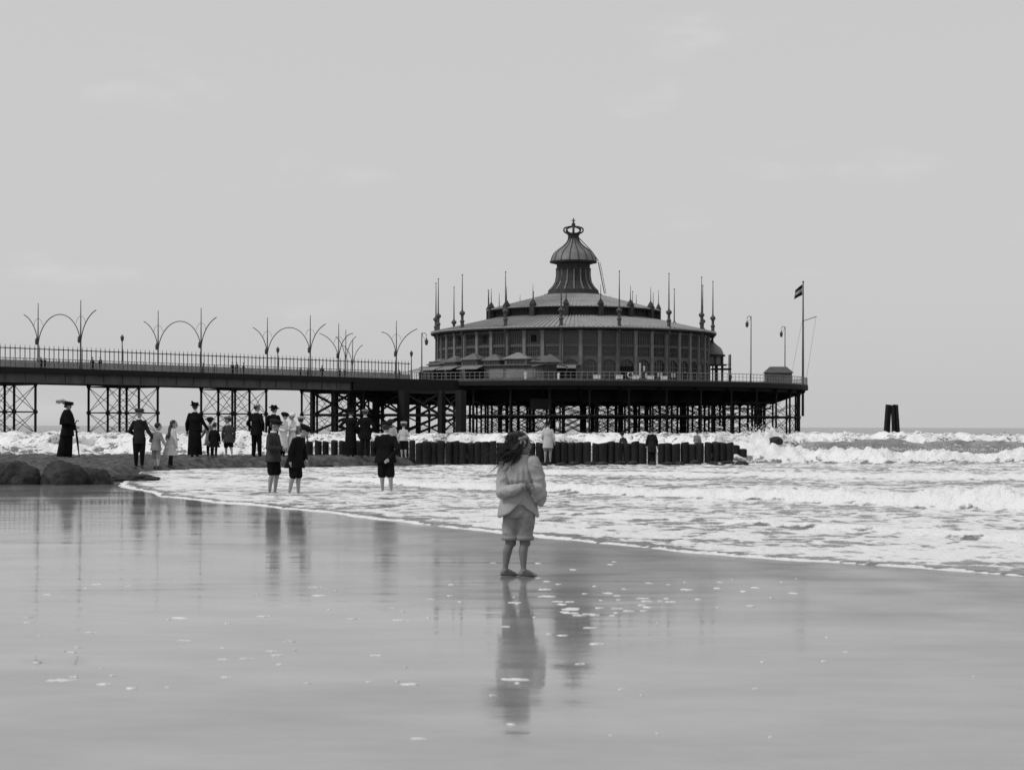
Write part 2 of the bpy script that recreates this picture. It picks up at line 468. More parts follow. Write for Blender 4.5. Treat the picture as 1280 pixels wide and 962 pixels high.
def sea_height(X, Y):
    s = shore_s(X, Y)
    s = s + 0.30 * fbm(X * 0.55, Y * 0.4, 3, 41) + 0.07 * fbm(X * 2.5, Y * 2.5, 2, 42)
    ramp = sstep(0.0, 9.0, s); deep = sstep(8, 45, s)
    far = sstep(110, 400, Y)
    z = -0.07 + 0.085 * sstep(-0.40, 0.06, s)
    lipn = 0.5 + 0.7 * np.abs(fbm(X * 1.6, Y * 1.6, 2, 43))
    lip = np.exp(-((s - 0.10) / 0.09) ** 2)
    z = z + 0.014 * lip * lipn
    z = z + 0.09 * sstep(4, 30, s) * (1 - sstep(60, 160, Y))
    # small chop
    z = z + (0.006 + 0.022 * ramp) * fbm(X * 1.1, Y * 0.9, 4, 44) * (1 - 0.7 * far)
    # swell
    sw = fbm(X * 0.035, Y * 0.11, 3, 45)
    z = z + deep * 0.16 * sw * (1 - sstep(500, 3000, Y))
    z = z + deep * 0.11 * fbm(X * 0.22, Y * 0.36, 3, 46) * (1 - sstep(300, 1500, Y))
    foam = np.zeros(X.shape)
    for xs, ds, hs, wf, wb, back, wob, lump, fk in BRK:
        yc = np.interp(X, xs, ds) + wob * fbm(X * 0.22, Y * 0 + 0.37, 3, int(ds[0] * 7)) + 0.25 * wob * fbm(X * 1.1, Y * 0.0 + 2.2, 2, int(ds[0]))
        h = np.interp(X, xs, hs, left=0, right=0) * (0.78 + 0.55 * fbm(X * 0.5, Y * 0 + 1.1, 3, int(ds[0] * 3)))
        h = np.maximum(h, 0)
        d = Y - yc
        prof = np.where(d < 0, np.exp(-(d / wf) ** 2), np.exp(-(d / wb) ** 2))
        rough_ = fbm(X * 2.2, Y * 2.2, 4, int(ds[0] * 5), 0.62)
        z = z + h * prof * (1 + lump * rough_ * 1.5)
        hk = np.clip(h / 0.07, 0, 1)
        ff = np.where(d < 0, np.exp(-(d / (wf * 1.6)) ** 2), np.exp(-(d / (wb * 0.45)) ** 2))
        if ds[0] > 65: ff = ff * (0.68 + 0.85 * fbm(X * .33, Y * .28, 3, int(ds[0] * 11)))
        foam = np.maximum(foam, ff * hk * (1.2 if ds[0] > 50 else 1.45) * fk)
        z = z + h * prof * 0.16 * fbm(X * 5.2, Y * 4.6, 3, int(ds[0] * 9), 0.65) * fk
        fb = np.where(d > 0, np.exp(-np.abs(d) / back), np.exp(-(d / (wf * 2.0)) ** 2)) * 0.66 * hk * fk * (1 + .45 * fbm(X * .45, Y * .35, 3, 91))
        foam = np.maximum(foam, fb)
    # water thrown up where the sea meets the end of the pile row
    sx, sy = (958 - 640) / F * 60.0, 60.5
    g = np.exp(-(((X - sx) / 1.25) ** 2 + ((Y - sy) / 0.9) ** 2))
    z = z + g * 0.62 * (1 + 0.9 * fbm(X * 2.4, Y * 2.4, 4, 77, 0.65))
    foam = np.maximum(foam, g * 1.2)
    g2 = np.exp(-(((X - 6.9) / 0.7) ** 2 + ((Y - 58.6) / 0.6) ** 2))
    z = z + g2 * 0.26 * (1 + 0.8 * fbm(X * 3.0, Y * 3.0, 4, 79, 0.65)); foam = np.maximum(foam, g2)
    # foam sheets in the swash, thinning with distance from the breakers
    sheet = (0.69 + .12 * np.exp(-np.abs(s) / 2.0)) * sstep(-.05, .5, s) * (1 - sstep(52, 75, Y)) + 0.22 * sstep(58, 66, Y) * (1 - sstep(90, 150, Y))
    sheet = sheet * (0.92 + 0.55 * fbm(X * 0.25, Y * 0.30, 3, 48))
    sheet = sheet * (0.97 + 0.38 * fbm(X * 0.8, Y * 0.5, 3, 58) * sstep(1.5, 6, s))
    foam = np.maximum(foam, sheet)
    foam = np.maximum(foam, np.exp(-((s + 0.04) / 0.09) ** 2) * 1.0)
    caps = sstep(0.30, 0.62, fbm(X * 0.09, Y * 0.22, 4, 52)) * (1 - sstep(250, 900, Y)) * sstep(100, 150, Y)
    foam = np.maximum(foam, 0.75 * caps)
    # thick foam is lumpy
    z = z + 0.028 * np.clip(foam, 0, 1) ** 2 * fbm(X * 4.5, Y * 3.5, 3, 49, 0.6) * ramp
    return z, np.clip(foam, 0, 1.2), s

def sea_material():
    m = bpy.data.materials.new('sea_water'); m.use_nodes = True
    t = m.node_tree; n = t.nodes; l = t.links; b = n['Principled BSDF']
    g = n.new('ShaderNodeNewGeometry')
    at_ = n.new('ShaderNodeAttribute'); at_.attribute_name = 'foam'
    ma = n.new('ShaderNodeMapping'); ma.inputs['Scale'].default_value = (0.8, 0.62, 1.0)
    l.new(g.outputs['Position'], ma.inputs[0])
    n1 = n.new('ShaderNodeTexNoise'); n1.inputs['Scale'].default_value = 2.1; n1.inputs['Detail'].default_value = 9
    n1.inputs['Roughness'].default_value = 0.66; n1.inputs['Distortion'].default_value = 0.8
    l.new(ma.outputs[0], n1.inputs['Vector'])
    vo = n.new('ShaderNodeTexVoronoi'); vo.feature = 'DISTANCE_TO_EDGE'; vo.inputs['Scale'].default_value = 2.6
    mx = n.new('ShaderNodeVectorMath'); mx.operation = 'MULTIPLY_ADD'
    mx.inputs[1].default_value = (0.9, 0.9, 0.0)
    l.new(n1.outputs['Color'], mx.inputs[0]); l.new(ma.outputs[0], mx.inputs[2])
    l.new(mx.outputs[0], vo.inputs['Vector'])
    v1 = n.new('ShaderNodeMapRange'); v1.inputs['From Min'].default_value = 0.0; v1.inputs['From Max'].default_value = 0.22
    v1.inputs['To Min'].default_value = 0.26; v1.inputs['To Max'].default_value = -0.10
    l.new(vo.outputs['Distance'], v1.inputs['Value'])
    a1 = n.new('ShaderNodeMath'); a1.operation = 'MULTIPLY_ADD'; a1.inputs[1].default_value = 1.5
    l.new(n1.outputs['Fac'], a1.inputs[0]); l.new(at_.outputs['Fac'], a1.inputs[2])
    a2 = n.new('ShaderNodeMath'); a2.operation = 'ADD'
    l.new(a1.outputs[0], a2.inputs[0]); l.new(v1.outputs[0], a2.inputs[1])
    r1 = n.new('ShaderNodeMapRange'); r1.interpolation_type = 'SMOOTHSTEP'
    r1.inputs['From Min'].default_value = 1.68; r1.inputs['From Max'].default_value = 1.98
    l.new(a2.outputs[0], r1.inputs['Value'])
    n5 = n.new('ShaderNodeTexNoise'); n5.inputs['Scale'].default_value = 7.5; n5.inputs['Detail'].default_value = 6; n5.inputs['Roughness'].default_value = 0.7
    m5 = n.new('ShaderNodeMapping'); m5.inputs['Scale'].default_value = (1.0, 0.28, 1.0); l.new(g.outputs['Position'], m5.inputs[0])
    l.new(m5.outputs[0], n5.inputs['Vector'])
    a3 = n.new('ShaderNodeMath'); a3.operation = 'MULTIPLY_ADD'; a3.inputs[1].default_value = 1.0
    l.new(n5.outputs['Fac'], a3.inputs[0]); l.new(a2.outputs[0], a3.inputs[2])
    l.new(a3.outputs[0], r1.inputs['Value'])
    # colours
    mc = n.new('ShaderNodeMix'); mc.data_type = 'RGBA'
    mc.inputs['A'].default_value = (0.12, 0.12, 0.12, 1); mc.inputs['B'].default_value = (0.88, 0.88, 0.88, 1)
    l.new(r1.outputs[0], mc.inputs['Factor']); l.new(mc.outputs['Result'], b.inputs['Base Color'])
    mr = n.new('ShaderNodeMapRange'); mr.inputs['To Min'].default_value = 0.16; mr.inputs['To Max'].default_value = 0.85
    l.new(r1.outputs[0], mr.inputs['Value']); l.new(mr.outputs[0], b.inputs['Roughness'])
    b.inputs['IOR'].default_value = 1.33
    # relief: ripples on open water, froth on foam
    n2 = n.new('ShaderNodeTexNoise'); n2.inputs['Scale'].default_value = 5.0; n2.inputs['Detail'].default_value = 6
    n2.inputs['Roughness'].default_value = 0.6
    l.new(g.outputs['Position'], n2.inputs['Vector'])
    n3 = n.new('ShaderNodeTexNoise'); n3.inputs['Scale'].default_value = 8; n3.inputs['Detail'].default_value = 6; n3.inputs['Roughness'].default_value = 0.65
    l.new(g.outputs['Position'], n3.inputs['Vector'])
    ml = n.new('ShaderNodeMath'); ml.operation = 'MULTIPLY'
    l.new(n3.outputs['Fac'], ml.inputs[0]); l.new(r1.outputs[0], ml.inputs[1])
    n6 = n.new('ShaderNodeTexNoise'); n6.inputs['Scale'].default_value = 0.45; n6.inputs['Detail'].default_value = 5
    l.new(g.outputs['Position'], n6.inputs['Vector'])
    a6 = n.new('ShaderNodeMath'); a6.operation = 'MULTIPLY_ADD'; a6.inputs[1].default_value = 5.0
    l.new(n6.outputs['Fac'], a6.inputs[0]); l.new(n2.outputs['Fac'], a6.inputs[2])
    ad = n.new('ShaderNodeMath'); ad.operation = 'MULTIPLY_ADD'; ad.inputs[1].default_value = 1.7
    l.new(ml.outputs[0], ad.inputs[0]); l.new(a6.outputs[0], ad.inputs[2])
    bp = n.new('ShaderNodeBump'); bp.inputs['Strength'].default_value = 0.8; bp.inputs['Distance'].default_value = 0.07
    l.new(ad.outputs[0], bp.inputs['Height']); l.new(bp.outputs[0], b.inputs['Normal'])
    return m

rows = list(np.arange(9.0, 66, 0.12)) + list(np.arange(66, 112, 0.22)) + list(np.arange(112, 200, 0.6)) + list(np.geomspace(200, 900, 110)) + list(np.geomspace(930, 15000, 30))
wide = np.array([.7, .85, 1.1, 1.6, 2.5, 4.0])
cols = np.concatenate([-wide[::-1], np.linspace(-0.62, -0.325, 70)[:-1], np.linspace(-0.325, 0.325, 520), np.linspace(0.325, 0.62, 70)[1:], wide])
X, Y = fan(rows, cols)
Z, FO, S = sea_height(X, Y)
me, used = grid_mesh('sea', X, Y, Z, sea_material(), keep=S > -0.8)
at_ = me.attributes.new('foam', 'FLOAT', 'POINT')
at_.data.foreach_set('value', FO.reshape(-1)[used].astype(np.float32))
tag(place('sea', me), kind='structure')

def water_z(x, y):
    z, _, _ = sea_height(np.array([[float(x)]]), np.array([[float(y)]]))
    return float(z[0, 0])

# ---------------- spray thrown up by the breakers: countless drops, one object
mb = MB(); rs = random.Random(5)
def drop(p, r):
    mb.add([p + Vector(q) * r for q in ((0, 0, 1.2), (1, 0, 0), (-.5, .87, 0), (-.5, -.87, 0), (0, 0, -1))],
           [(0, 1, 2), (0, 2, 3), (0, 3, 1), (4, 2, 1), (4, 3, 2), (4, 1, 3)])
for k in range(800):
    px = rs.gauss(955, 34); D = rs.gauss(60.4, .7); h = abs(rs.gauss(0, .17))
    x = (px - 640) / F * D
    drop(Vector((x, D, 0.50 + 0.48 * math.exp(-((px - 955) / 40) ** 2) + h * math.exp(-((px - 955) / 60) ** 2))), rs.uniform(.006, .022))
for k in range(500):
    px = rs.uniform(990, 1300); D = 57.8 + rs.gauss(0, .5)
    drop(Vector(((px - 640) / F * D, D, 0.50 + abs(rs.gauss(0, .06)))), rs.uniform(.006, .018))
mb.build('spray', mat('sea_foam_drops', 0.8, 0.8, 0.05), label='fine white spray flying off the breaker at the end of the pile row', cat='spray', kind='stuff')

# ---------------- froth flecks left on the wet sand
mb = MB(); rs = random.Random(11)
M_froth = mat('sea_froth', 0.74, 0.85, 0.2, 20, bump=0.5, bscale=60)
def fleck(px, py, wpx, asp):
    D = CAMH * F / (py - hy(px)); 
    for _ in range(4):
        x = (px - 640) / F * D; zz = float(sand_z(np.array([[x]]), np.array([[D]]))[0, 0]); D = (CAMH - zz) * F / (py - hy(px))
    rx = wpx / F * D / 2; ry = rx * asp; n = 14; ph = rs.uniform(0, 6)
    ring = []; ring2 = []
    for k in range(n):
        a = 2 * math.pi * k / n
        q = 1 + 0.28 * math.sin(2 * a + ph) + 0.24 * math.sin(5 * a + 2 * ph) + rs.uniform(-.25, .25)
        xx, yy = x + rx * q * math.cos(a), D + ry * q * math.sin(a)
        ring.append((xx, yy, zz - 0.004)); ring2.append((x + (xx - x) * .75, D + (yy - D) * .75, zz + 0.002 + rs.uniform(0, .003)))
    mb.add(ring + ring2 + [(x, D, zz + 0.005)], [(k, (k + 1) % n, n + (k + 1) % n, n + k) for k in range(n)] + [(n + k, n + (k + 1) % n, 2 * n) for k in range(n)])
for px, py, wp, asp in ((646, 849, 36, .55), (715, 761, 30, .9), (703, 755, 16, .9), (640, 905, 14, .6), (77, 850, 42, .45), (131, 855, 18, .6), (165, 860, 16, .6), (515, 855, 26, .5), (525, 923, 20, .5), (90, 815, 12, .6), (400, 744, 20, .5), (330, 770, 18, .6), (225, 772, 24, .5)):
    fleck(px, py, wp, asp)
for k in range(34):
    fleck(rs.gauss(745, 65), rs.gauss(757, 17), rs.uniform(4, 20), rs.uniform(.3, 1.0))
for k in range(34):
    fleck(rs.uniform(560, 1000), rs.uniform(700, 760), rs.uniform(3, 12), rs.uniform(.5, 1.2))
for k in range(42):
    fleck(rs.uniform(20, 560), rs.uniform(730, 860), rs.uniform(4, 18), rs.uniform(.12, .4))
for k in range(14):
    fleck(rs.uniform(600, 1240), rs.uniform(790, 940), rs.uniform(3, 12), rs.uniform(.4, .9))
mb.build('froth_flecks', M_froth, smooth=True, label='small flecks of white sea froth left on the wet sand', cat='froth', kind='stuff')

# ---------------- rubble groyne
def groyne_edge(Y0):    # right hand limit of the bank at distance Y
    return np.interp(Y0, [38, 40, 44, 49, 52, 53.8, 56, 59, 61], [-9.0, -8.55, -8.9, -9.3, -8.4, -6.4, -2.95, -2.6, -2.8])
def groyne_z(X, Y):
    front = 39.4 + 0.5 * fbm(X * .5, X * 0, 3, 61)
    z = np.interp(Y, [37, 39, 40.0, 43.0, 46, 52, 55, 58.5, 60.3, 62], [-.5, -.08, .02, .10, .16, .275, .285, .27, .0, -.5])
    z = z + 0.0 * front
    e = groyne_edge(Y) + .35 * fbm(Y * .8, X * .8, 3, 62)
    z = z - 0.55 * sstep(-0.9, 0.5, X - e)
    wr = worley(X * 2.6, Y * 2.0, 63)
    z = z + 0.10 * (0.50 - wr) + 0.035 * (0.5 - worley(X * 6.1, Y * 4.6, 66)) + 0.07 * fbm(X * 1.3, Y * 1.3, 4, 64) * sstep(39, 42, Y)
    return z
xs = np.concatenate([np.linspace(-80, -16.5, 130)[:-1], np.linspace(-16.5, -2.0, 260)]); ys = np.linspace(37.2, 61.6, 190)
X, Y = np.meshgrid(xs, ys)
me, _ = grid_mesh('rubble_groyne', X, Y, groyne_z(X, Y), mat('groyne_rubble', 0.068, 0.75, 0.75, 5, bump=1.0, bscale=9))
tag(place('rubble_groyne', me), 'low dark rubble groyne bank where the bystanders stand', 'groyne')
def gz(x, y):
    return float(groyne_z(np.array([[float(x)]]), np.array([[float(y)]]))[0, 0])

def boulder(name, px, py, D, sx, sy, sz, seed, label, group=None, z0=None):
    c = at(px, py, D)
    if z0 is not None: c.z = z0
    mbb = MB(); mbb.ell((0, 0, 0), (1, 1, 1), 40, 26)
    out = []
    for p in mbb.v:
        v = Vector(p)
        k = 1 + .22 * mnoise.fractal(v * 1.3 + Vector((seed * 3.1, 0, 0)), 1, 2, 4) + .16 * (.4 - abs(mnoise.noise(v * 2.6 + Vector((seed, 0, 0))))) + .06 * mnoise.noise(v * 7 + Vector((seed, 0, 0)))
        q = Vector((v.x * sx * k, v.y * sy * k, v.z * sz * k))
        out.append(q + c)
    mbb.v = [tuple(p) for p in out]
    return mbb.build(name, M_rock, None, True, label, 'boulder', group)
boulder('boulder', 16, 603, 38.3, .62, .5, .42, 1, 'broad flat-topped dark boulder left of the humped one below the bank')
boulder('boulder', 82, 603, 38.2, .48, .42, .43, 2, 'humped dark boulder at the foot of the bank below the woman with the umbrella')
boulder('boulder', 114, 604, 38.5, .46, .4, .34, 3, 'low dark boulder leaning against the humped one')
boulder('boulder', 168, 598, 40.8, .55, .35, .10, 4, 'long flat dark stone in front of the boy in the flat cap')
boulder('boulder', 405, 582.5, 54.5, .28, .2, .06, 6, 'small dark stone awash in front of the pile row near the bank')
boulder('boulder', 970, 559, 59.3, .20, .16, .15, 8, 'dark rounded stone standing out of the foam beyond the pile row', None, water_z(330 / F * 59.3, 59.3) + .05)
rs = random.Random(3)
for k in range(16):
    px = 640 + k * 19 + rs.uniform(-6, 6)
    D = 56.9 + rs.uniform(-.3, .2)
    if px > 925: D = 56.5
    o = boulder('toe_stone', px, 578, D, rs.uniform(.10, .22), .16, rs.uniform(.07, .11), 20 + k, 'small wet stone at the foot of the wooden pile row', 'toe stones along the pile row', water_z((px - 640) / F * D, D) + .01)
    o['category'] = 'stone'

# ---------------- row of wooden piles
def pile_mesh(seed, r, h):
    m_ = MB(); r_ = random.Random(seed); n = 12; ph = [r_.uniform(0, 6) for _ in range(3)]
    zs = [-.9, -.2, .1, h * .5, h * .8, h - .035, h - .005, h]
    ks = [1.05, 1.04, 1.0, .97, 1.0, 1.0, .93, .80]
    rings = []
    for z, k in zip(zs, ks):
        rr = []
        for i in range(n):
            a = 2 * math.pi * i / n
            q = r * k * (1 + .06 * math.sin(2 * a + ph[0]) + .05 * math.sin(3 * a + ph[1]) + .03 * math.sin(7 * a + ph[2] + z))
            rr.append((q * math.cos(a), q * math.sin(a), z + (0.018 * math.sin(a + ph[1]) if z > h - .1 else 0)))
        rings.append(rr)
    vs = [p for rr in rings for p in rr]; fs = []
    for j in range(len(rings) - 1):
        for i in range(n): fs.append((j * n + i, j * n + (i + 1) % n, (j + 1) * n + (i + 1) % n, (j + 1) * n + i))
    fs.append(tuple((len(rings) - 1) * n + i for i in range(n)))
    m_.add(vs, fs)
    return m_.mesh('groyne_pile', M_pile, True)
rs = random.Random(21)
PX = [(387, 9), (398, 9.5), (407, 8.5), (418, 9), (428, 8.5), (438, 9), (448, 9), (458, 9), (468, 9), (478, 9), (488, 9), (498, 9.5), (507, 7.5), (515.5, 7.5)]
for i, (px, wd) in enumerate(PX):
    D = 57.4; x = (px - 640) / F * D
    o = place('groyne_pile', pile_mesh(100 + i, wd / F * D / 2, .76 - .12 + rs.uniform(-.02, .02)), None, (x, D, .12), rs.uniform(0, 6))
    tag(o, 'dark weathered wooden pile standing on the rubble bank behind the bystanders', 'pile', 'piles on the rubble bank')
px = 524.5; i = 0
while px < 914:
    wd = rs.choice([9.2, 9.8, 10.2, 10.6, 11.2]); D = 58.0 + rs.uniform(-.05, .05); x = (px - 640) / F * D
    top = .735 + rs.uniform(-.045, .035) - (.02 if px > 850 else 0)
    o = place('groyne_pile', pile_mesh(200 + i, wd / F * D / 2, top + .1), None, (x, D, -.1), rs.uniform(0, 6))
    tag(o, 'dark weathered wooden pile standing in the wash with surf behind it', 'pile', 'piles in the wash')
    px += wd + rs.choice([-1.2, -.9, -.6, -.6, -.2, 0.9]); i += 1
for px, hh in ((920, .64), (929, .52)):
    D = 58.6; x = (px - 640) / F * D
    o = place('groyne_pile', pile_mesh(300 + int(px), .12, hh + .1), None, (x, D, -.1), 0)
    tag(o, 'rotted short wooden pile half buried in white foam', 'pile', 'rotted piles in the foam')
# ------------------------------------------------------------------ pier
U = Vector((0.65, 0.76, 0)).normalized(); V = Vector((-U.y, U.x, 0))   # along the pier, across it (away from us)
P0 = Vector((-64.3, 231.0, 0))
def pier(t, w_, z):
    p = P0 + U * t + V * w_
    return Vector((p.x, p.y, z))
PC = Vector((10.9, 329.0, 0))       # middle of the pier head
DECK = 8.6; RH = 41.5
WD = 9.6                            # width of the walkway
PIER_RZ = math.atan2(U.y, U.x)
pier_e = empty('pier', (PC.x, PC.y, 0), 'long iron promenade pier on braced columns with a wide round head', 'pier')

# walkway deck, edge beams and plate girders
mb = MB()
T0, T1 = -70.0, 86.0
mb.beam(pier(T0, WD / 2, DECK - .1), pier(T1, WD / 2, DECK - .1), WD, .2)
mb.build('deck', M_plank, pier_e)
for w0 in (-.05, WD + .05):
    mb = MB(); mb.beam(pier(T0, w0, DECK - .36), pier(T1, w0, DECK - .36), .3, .68); mb.build('edge_beam', M_iron, pier_e)
    mb = MB(); q = .75 if w0 < 1 else -.75
    mb.beam(pier(T0, w0 + q, DECK - 1.3), pier(T1, w0 + q, DECK - 1.3), .25, 1.25)
    mb.beam(pier(T0, w0 + q, 6.72), pier(T1, w0 + q, 6.72), .6, .12)
    t = T0 + 1
    while t < T1:
        p = pier(t, w0 + q * .72, DECK - 1.3); mb.box(p, (.12, .16, 1.2), PIER_RZ); t += 3.05
    mb.build('girder', M_iron2, pier_e)
# walkway towers
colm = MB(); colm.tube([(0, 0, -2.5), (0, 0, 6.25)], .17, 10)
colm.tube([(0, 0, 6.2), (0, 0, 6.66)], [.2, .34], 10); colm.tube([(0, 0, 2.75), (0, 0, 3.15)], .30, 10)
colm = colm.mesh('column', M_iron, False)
def brace_bay(mb, a, b, zs, r=.045, nd=True):
    for z0, z1 in zip(zs[:-1], zs[1:]):
        for p, q in ((a, b), (b, a)):
            mb.tube([Vector((p.x, p.y, z0)), Vector((q.x, q.y, z1))], r, 5)
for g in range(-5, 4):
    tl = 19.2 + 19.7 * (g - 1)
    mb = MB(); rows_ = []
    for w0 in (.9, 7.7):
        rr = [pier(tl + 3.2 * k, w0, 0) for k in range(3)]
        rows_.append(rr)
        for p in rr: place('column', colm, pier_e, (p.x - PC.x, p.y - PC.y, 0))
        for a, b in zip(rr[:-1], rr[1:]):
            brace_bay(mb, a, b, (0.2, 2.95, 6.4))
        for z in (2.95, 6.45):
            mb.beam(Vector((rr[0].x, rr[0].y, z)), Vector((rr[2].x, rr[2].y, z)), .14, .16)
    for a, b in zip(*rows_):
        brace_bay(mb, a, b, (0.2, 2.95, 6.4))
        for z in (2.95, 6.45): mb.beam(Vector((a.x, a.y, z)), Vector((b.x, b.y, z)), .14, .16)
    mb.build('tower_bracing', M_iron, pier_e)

# railing of the walkway (near side) and far side
def rail_run(pts, z, name, posts, parent, mesh_h=1.15):
    mb = MB()
    for dz, r in ((mesh_h, .05), (mesh_h * .55, .03), (.12, .03)):
        mb.tube([Vector((p.x, p.y, z + dz)) for p in pts], r, 5)
    for p in posts:
        mb.box((p.x, p.y, z + mesh_h / 2), (.07, .07, mesh_h))
    return mb.build(name, M_rail, parent)
for w0 in (.08, WD - .08):
    pts = [pier(T0, w0, 0), pier(80, w0, 0)]
    mbp = []
    t = T0
    while t < 80:
        mbp.append(pier(t, w0, 0)); t += .5 if w0 < 1 else 1.5
    rail_run(pts, DECK, 'railing', mbp, pier_e)

# long benches on the walkway backed by the tall screen
scr = empty('promenade_screen', pier(-5, WD * .5, DECK), 'tall open iron screen of uprights along the middle of the pier walkway', 'screen')
up = MB(); up.box((0, 0, 1.42), (.085, .085, 2.84)); up.box((0, 0, 2.98), (.04, .04, .3)); up = up.mesh('upright', M_pole)
t = -62.0; k = 0
while t < 79.5:
    p = pier(t, WD * .5, DECK) - org(scr); place('upright', up, scr, p, PIER_RZ); t += .75
mb = MB(); mb.beam(pier(-62, WD * .5, DECK + 2.62), pier(79.4, WD * .5, DECK + 2.62), .14, .12); mb.build('top_rail', M_pole, scr)
mb = MB(); mb.beam(pier(-62, WD * .5, DECK + 1.05), pier(79.4, WD * .5, DECK + 1.05), .10, .08); mb.build('middle_rail', M_pole, scr)
mb = MB(); mb.beam(pier(-62, WD * .5, DECK + .45), pier(79.4, WD * .5, DECK + .45), .05, .9); mb.build('boarding', mat('screen_boards', .3, .8, .2, 1), scr)

# arched lamp standards
def arc(p, q, z0, z1, n=12, span=1.0):
    """quarter ellipse rising from p (vertical start) towards q"""
    return [Vector((p.x + (q.x - p.x) * (1 - math.cos(a)), p.y + (q.y - p.y) * (1 - math.cos(a)), z0 + (z1 - z0) * math.sin(a)))
            for a in [span * math.pi / 2 * i / n for i in range(n + 1)]]
def lamp_arch(t, label, w0=0.1, w1=WD - .1, join=True, H=9.0):
    a = pier(t, w0, 0); b = pier(t, w1, 0); m_ = (a + b) / 2
    e = empty('lamp_arch', (m_.x, m_.y, DECK), label, 'lamp arch', 'lamp arches over the walkway')
    vdir = (b - a).normalized(); half = (b - a).length / 2
    for p, sgn in ((a, -1), (b, 1)):
        mb = MB(); mb.tube([p + Vector((0, 0, DECK)), p + Vector((0, 0, DECK + 3.6)), p + Vector((0, 0, DECK + H))], [.13, .10, .045], 8)
        mb.tube([p + Vector((0, 0, DECK)), p + Vector((0, 0, DECK + .5))], [.24, .16], 8)
        mb.build('pole', M_pole, e)
        inner = m_ if join else p - vdir * sgn * 3.2
        mb = MB(); mb.tube(arc(p, inner, DECK + 2.9, DECK + 7.3), .065, 6); mb.build('arch_arm', M_pole, e)
        outer = p + vdir * sgn * half
        mb = MB(); mb.tube(arc(p, outer, DECK + 2.9, DECK + 7.8, span=.80), .065, 6); mb.build('arch_arm', M_pole, e)
        mb = MB(); mb.tube([p + Vector((0, 0, DECK + 6.0)) + vdir * (.95 * math.cos(x)) + Vector((0, 0, .9 * math.sin(x))) for x in [math.pi * i / 10 for i in range(11)]], .025, 5); mb.build('scroll', M_pole, e)
        mb = MB(); lp = p + Vector((0, 0, DECK + 3.4)) - vdir * sgn * .0 + U * (-.28)
        mb.tube([lp, lp + Vector((0, 0, .25)), lp + Vector((0, 0, .75)), lp + Vector((0, 0, .95))], [.10, .20, .16, .04], 8); mb.build('lantern', M_pole, e)
for i, (t, w1) in enumerate(((12.3, WD - .1), (32.5, WD - .1), (53.2, WD - .1), (71.4, 12.9))):
    lamp_arch(t, ('arched iron lamp standard above the woman with the umbrella, first of the pairs',
                  'arched iron lamp standard second from the landward end of the row in view',
                  'arched iron lamp standard next to the wide-spread one near the pavilion',
                  'wide-spread iron lamp standard beside the end of the tall screen')[i], w1=w1, join=i < 3)
    
lamp_arch(-7.9, 'arched iron lamp standard over the landward part of the walkway')
for px, D, topy, lb in ((432, 319, 412, 'taller lone forked iron standard at the pavilion end of the walkway'), (440.5, 326, 424, 'shorter lone forked iron standard at the pavilion end of the walkway')):
    p = at(px, 470, D); p.z = DECK; h = at(px, topy, D).z - DECK
    e = empty('lamp_standard', p, lb, 'lamp standard')
    mb = MB(); mb.tube([p, p + Vector((0, 0, h))], [.13, .05], 8); mb.build('pole', M_pole, e)
    for s in (-1, 1):
        q = Vector((p.x, p.y, 0)); mb = MB(); mb.tube(arc(q, q + Vector((s * 2.6, -.6 * s, 0)), DECK + h * .32, DECK + h * .9, span=.8), .06, 6); mb.build('arch_arm', M_pole, e)

def street_lamp(p, h, label, armlen, sgn=1, name='lamp_post', group=None):
    e = empty(name, p, label, 'lamp', group)
    mb = MB(); mb.tube([p, p + Vector((0, 0, .8)), p + Vector((0, 0, h))], [.16, .11, .07], 8); mb.tube([p, p + Vector((0, 0, .5))], [.26, .18], 8); mb.build('post', M_pole, e)
    mb = MB(); pts = [p + Vector((0, 0, h - 1.6))] + [p + Vector((sgn * armlen * .5 * (1 - math.cos(a)), 0, h - .55 + .55 * math.sin(a))) for a in [math.pi * i / 8 for i in range(9)]]
    mb.tube(pts, .05, 6)
    mb.tube([p + Vector((0, 0, h - .2)), p + Vector((sgn * armlen * .8, 0, h - 1.2))], .03, 5); mb.build('bracket', M_pole, e)
    q = p + Vector((sgn * armlen, 0, h - .7))
    mb = MB(); mb.tube([q, q + Vector((0, 0, -.35)), q + Vector((0, 0, -.5)), q + Vector((0, 0, -1.1)), q + Vector((0, 0, -1.3))], [.06, .12, .30, .24, .05], 8); mb.build('lantern', M_pole, e)
def small_lamp(px, topy, D, label):
    p = at(px, topy, D); h = p.z - DECK; p.z = DECK
    e = empty('lantern_post', p, label, 'lantern')
    mb = MB(); mb.tube([p, p + Vector((0, 0, h - 1.0))], [.11, .07], 7); mb.build('post', M_pole, e)
    q = p + Vector((0, 0, h - 1.0))
    mb = MB(); mb.tube([q, q + Vector((0, 0, .2)), q + Vector((0, 0, .65)), q + Vector((0, 0, .85)), q + Vector((0, 0, 1.0))], [.08, .20, .27, .12, .03], 8); mb.build('lantern', M_pole, e)
small_lamp(152.5, 418, 258, 'small globe lantern on the walkway between two lamp arches, landward one')
small_lamp(347, 433, 276, 'small globe lantern between the poles of a lamp arch')
small_lamp(514, 438, 297, 'small globe lantern at the very end of the tall screen')
p = at(527, 416, 296); h = p.z - DECK; p.z = DECK
street_lamp(p, h, 'hooked lamp post just landward of the pavilion awnings', .75)
for px, ty, D, lb in ((938.5, 395, 322, 'tall hooked lamp post on the open deck right beside the pavilion turret'), (981, 408, 344, 'tall hooked lamp post rising behind the small wooden hut')):
    p = at(px, ty, D); h = p.z - DECK; p.z = DECK
    street_lamp(p, h, lb, .7, -1)

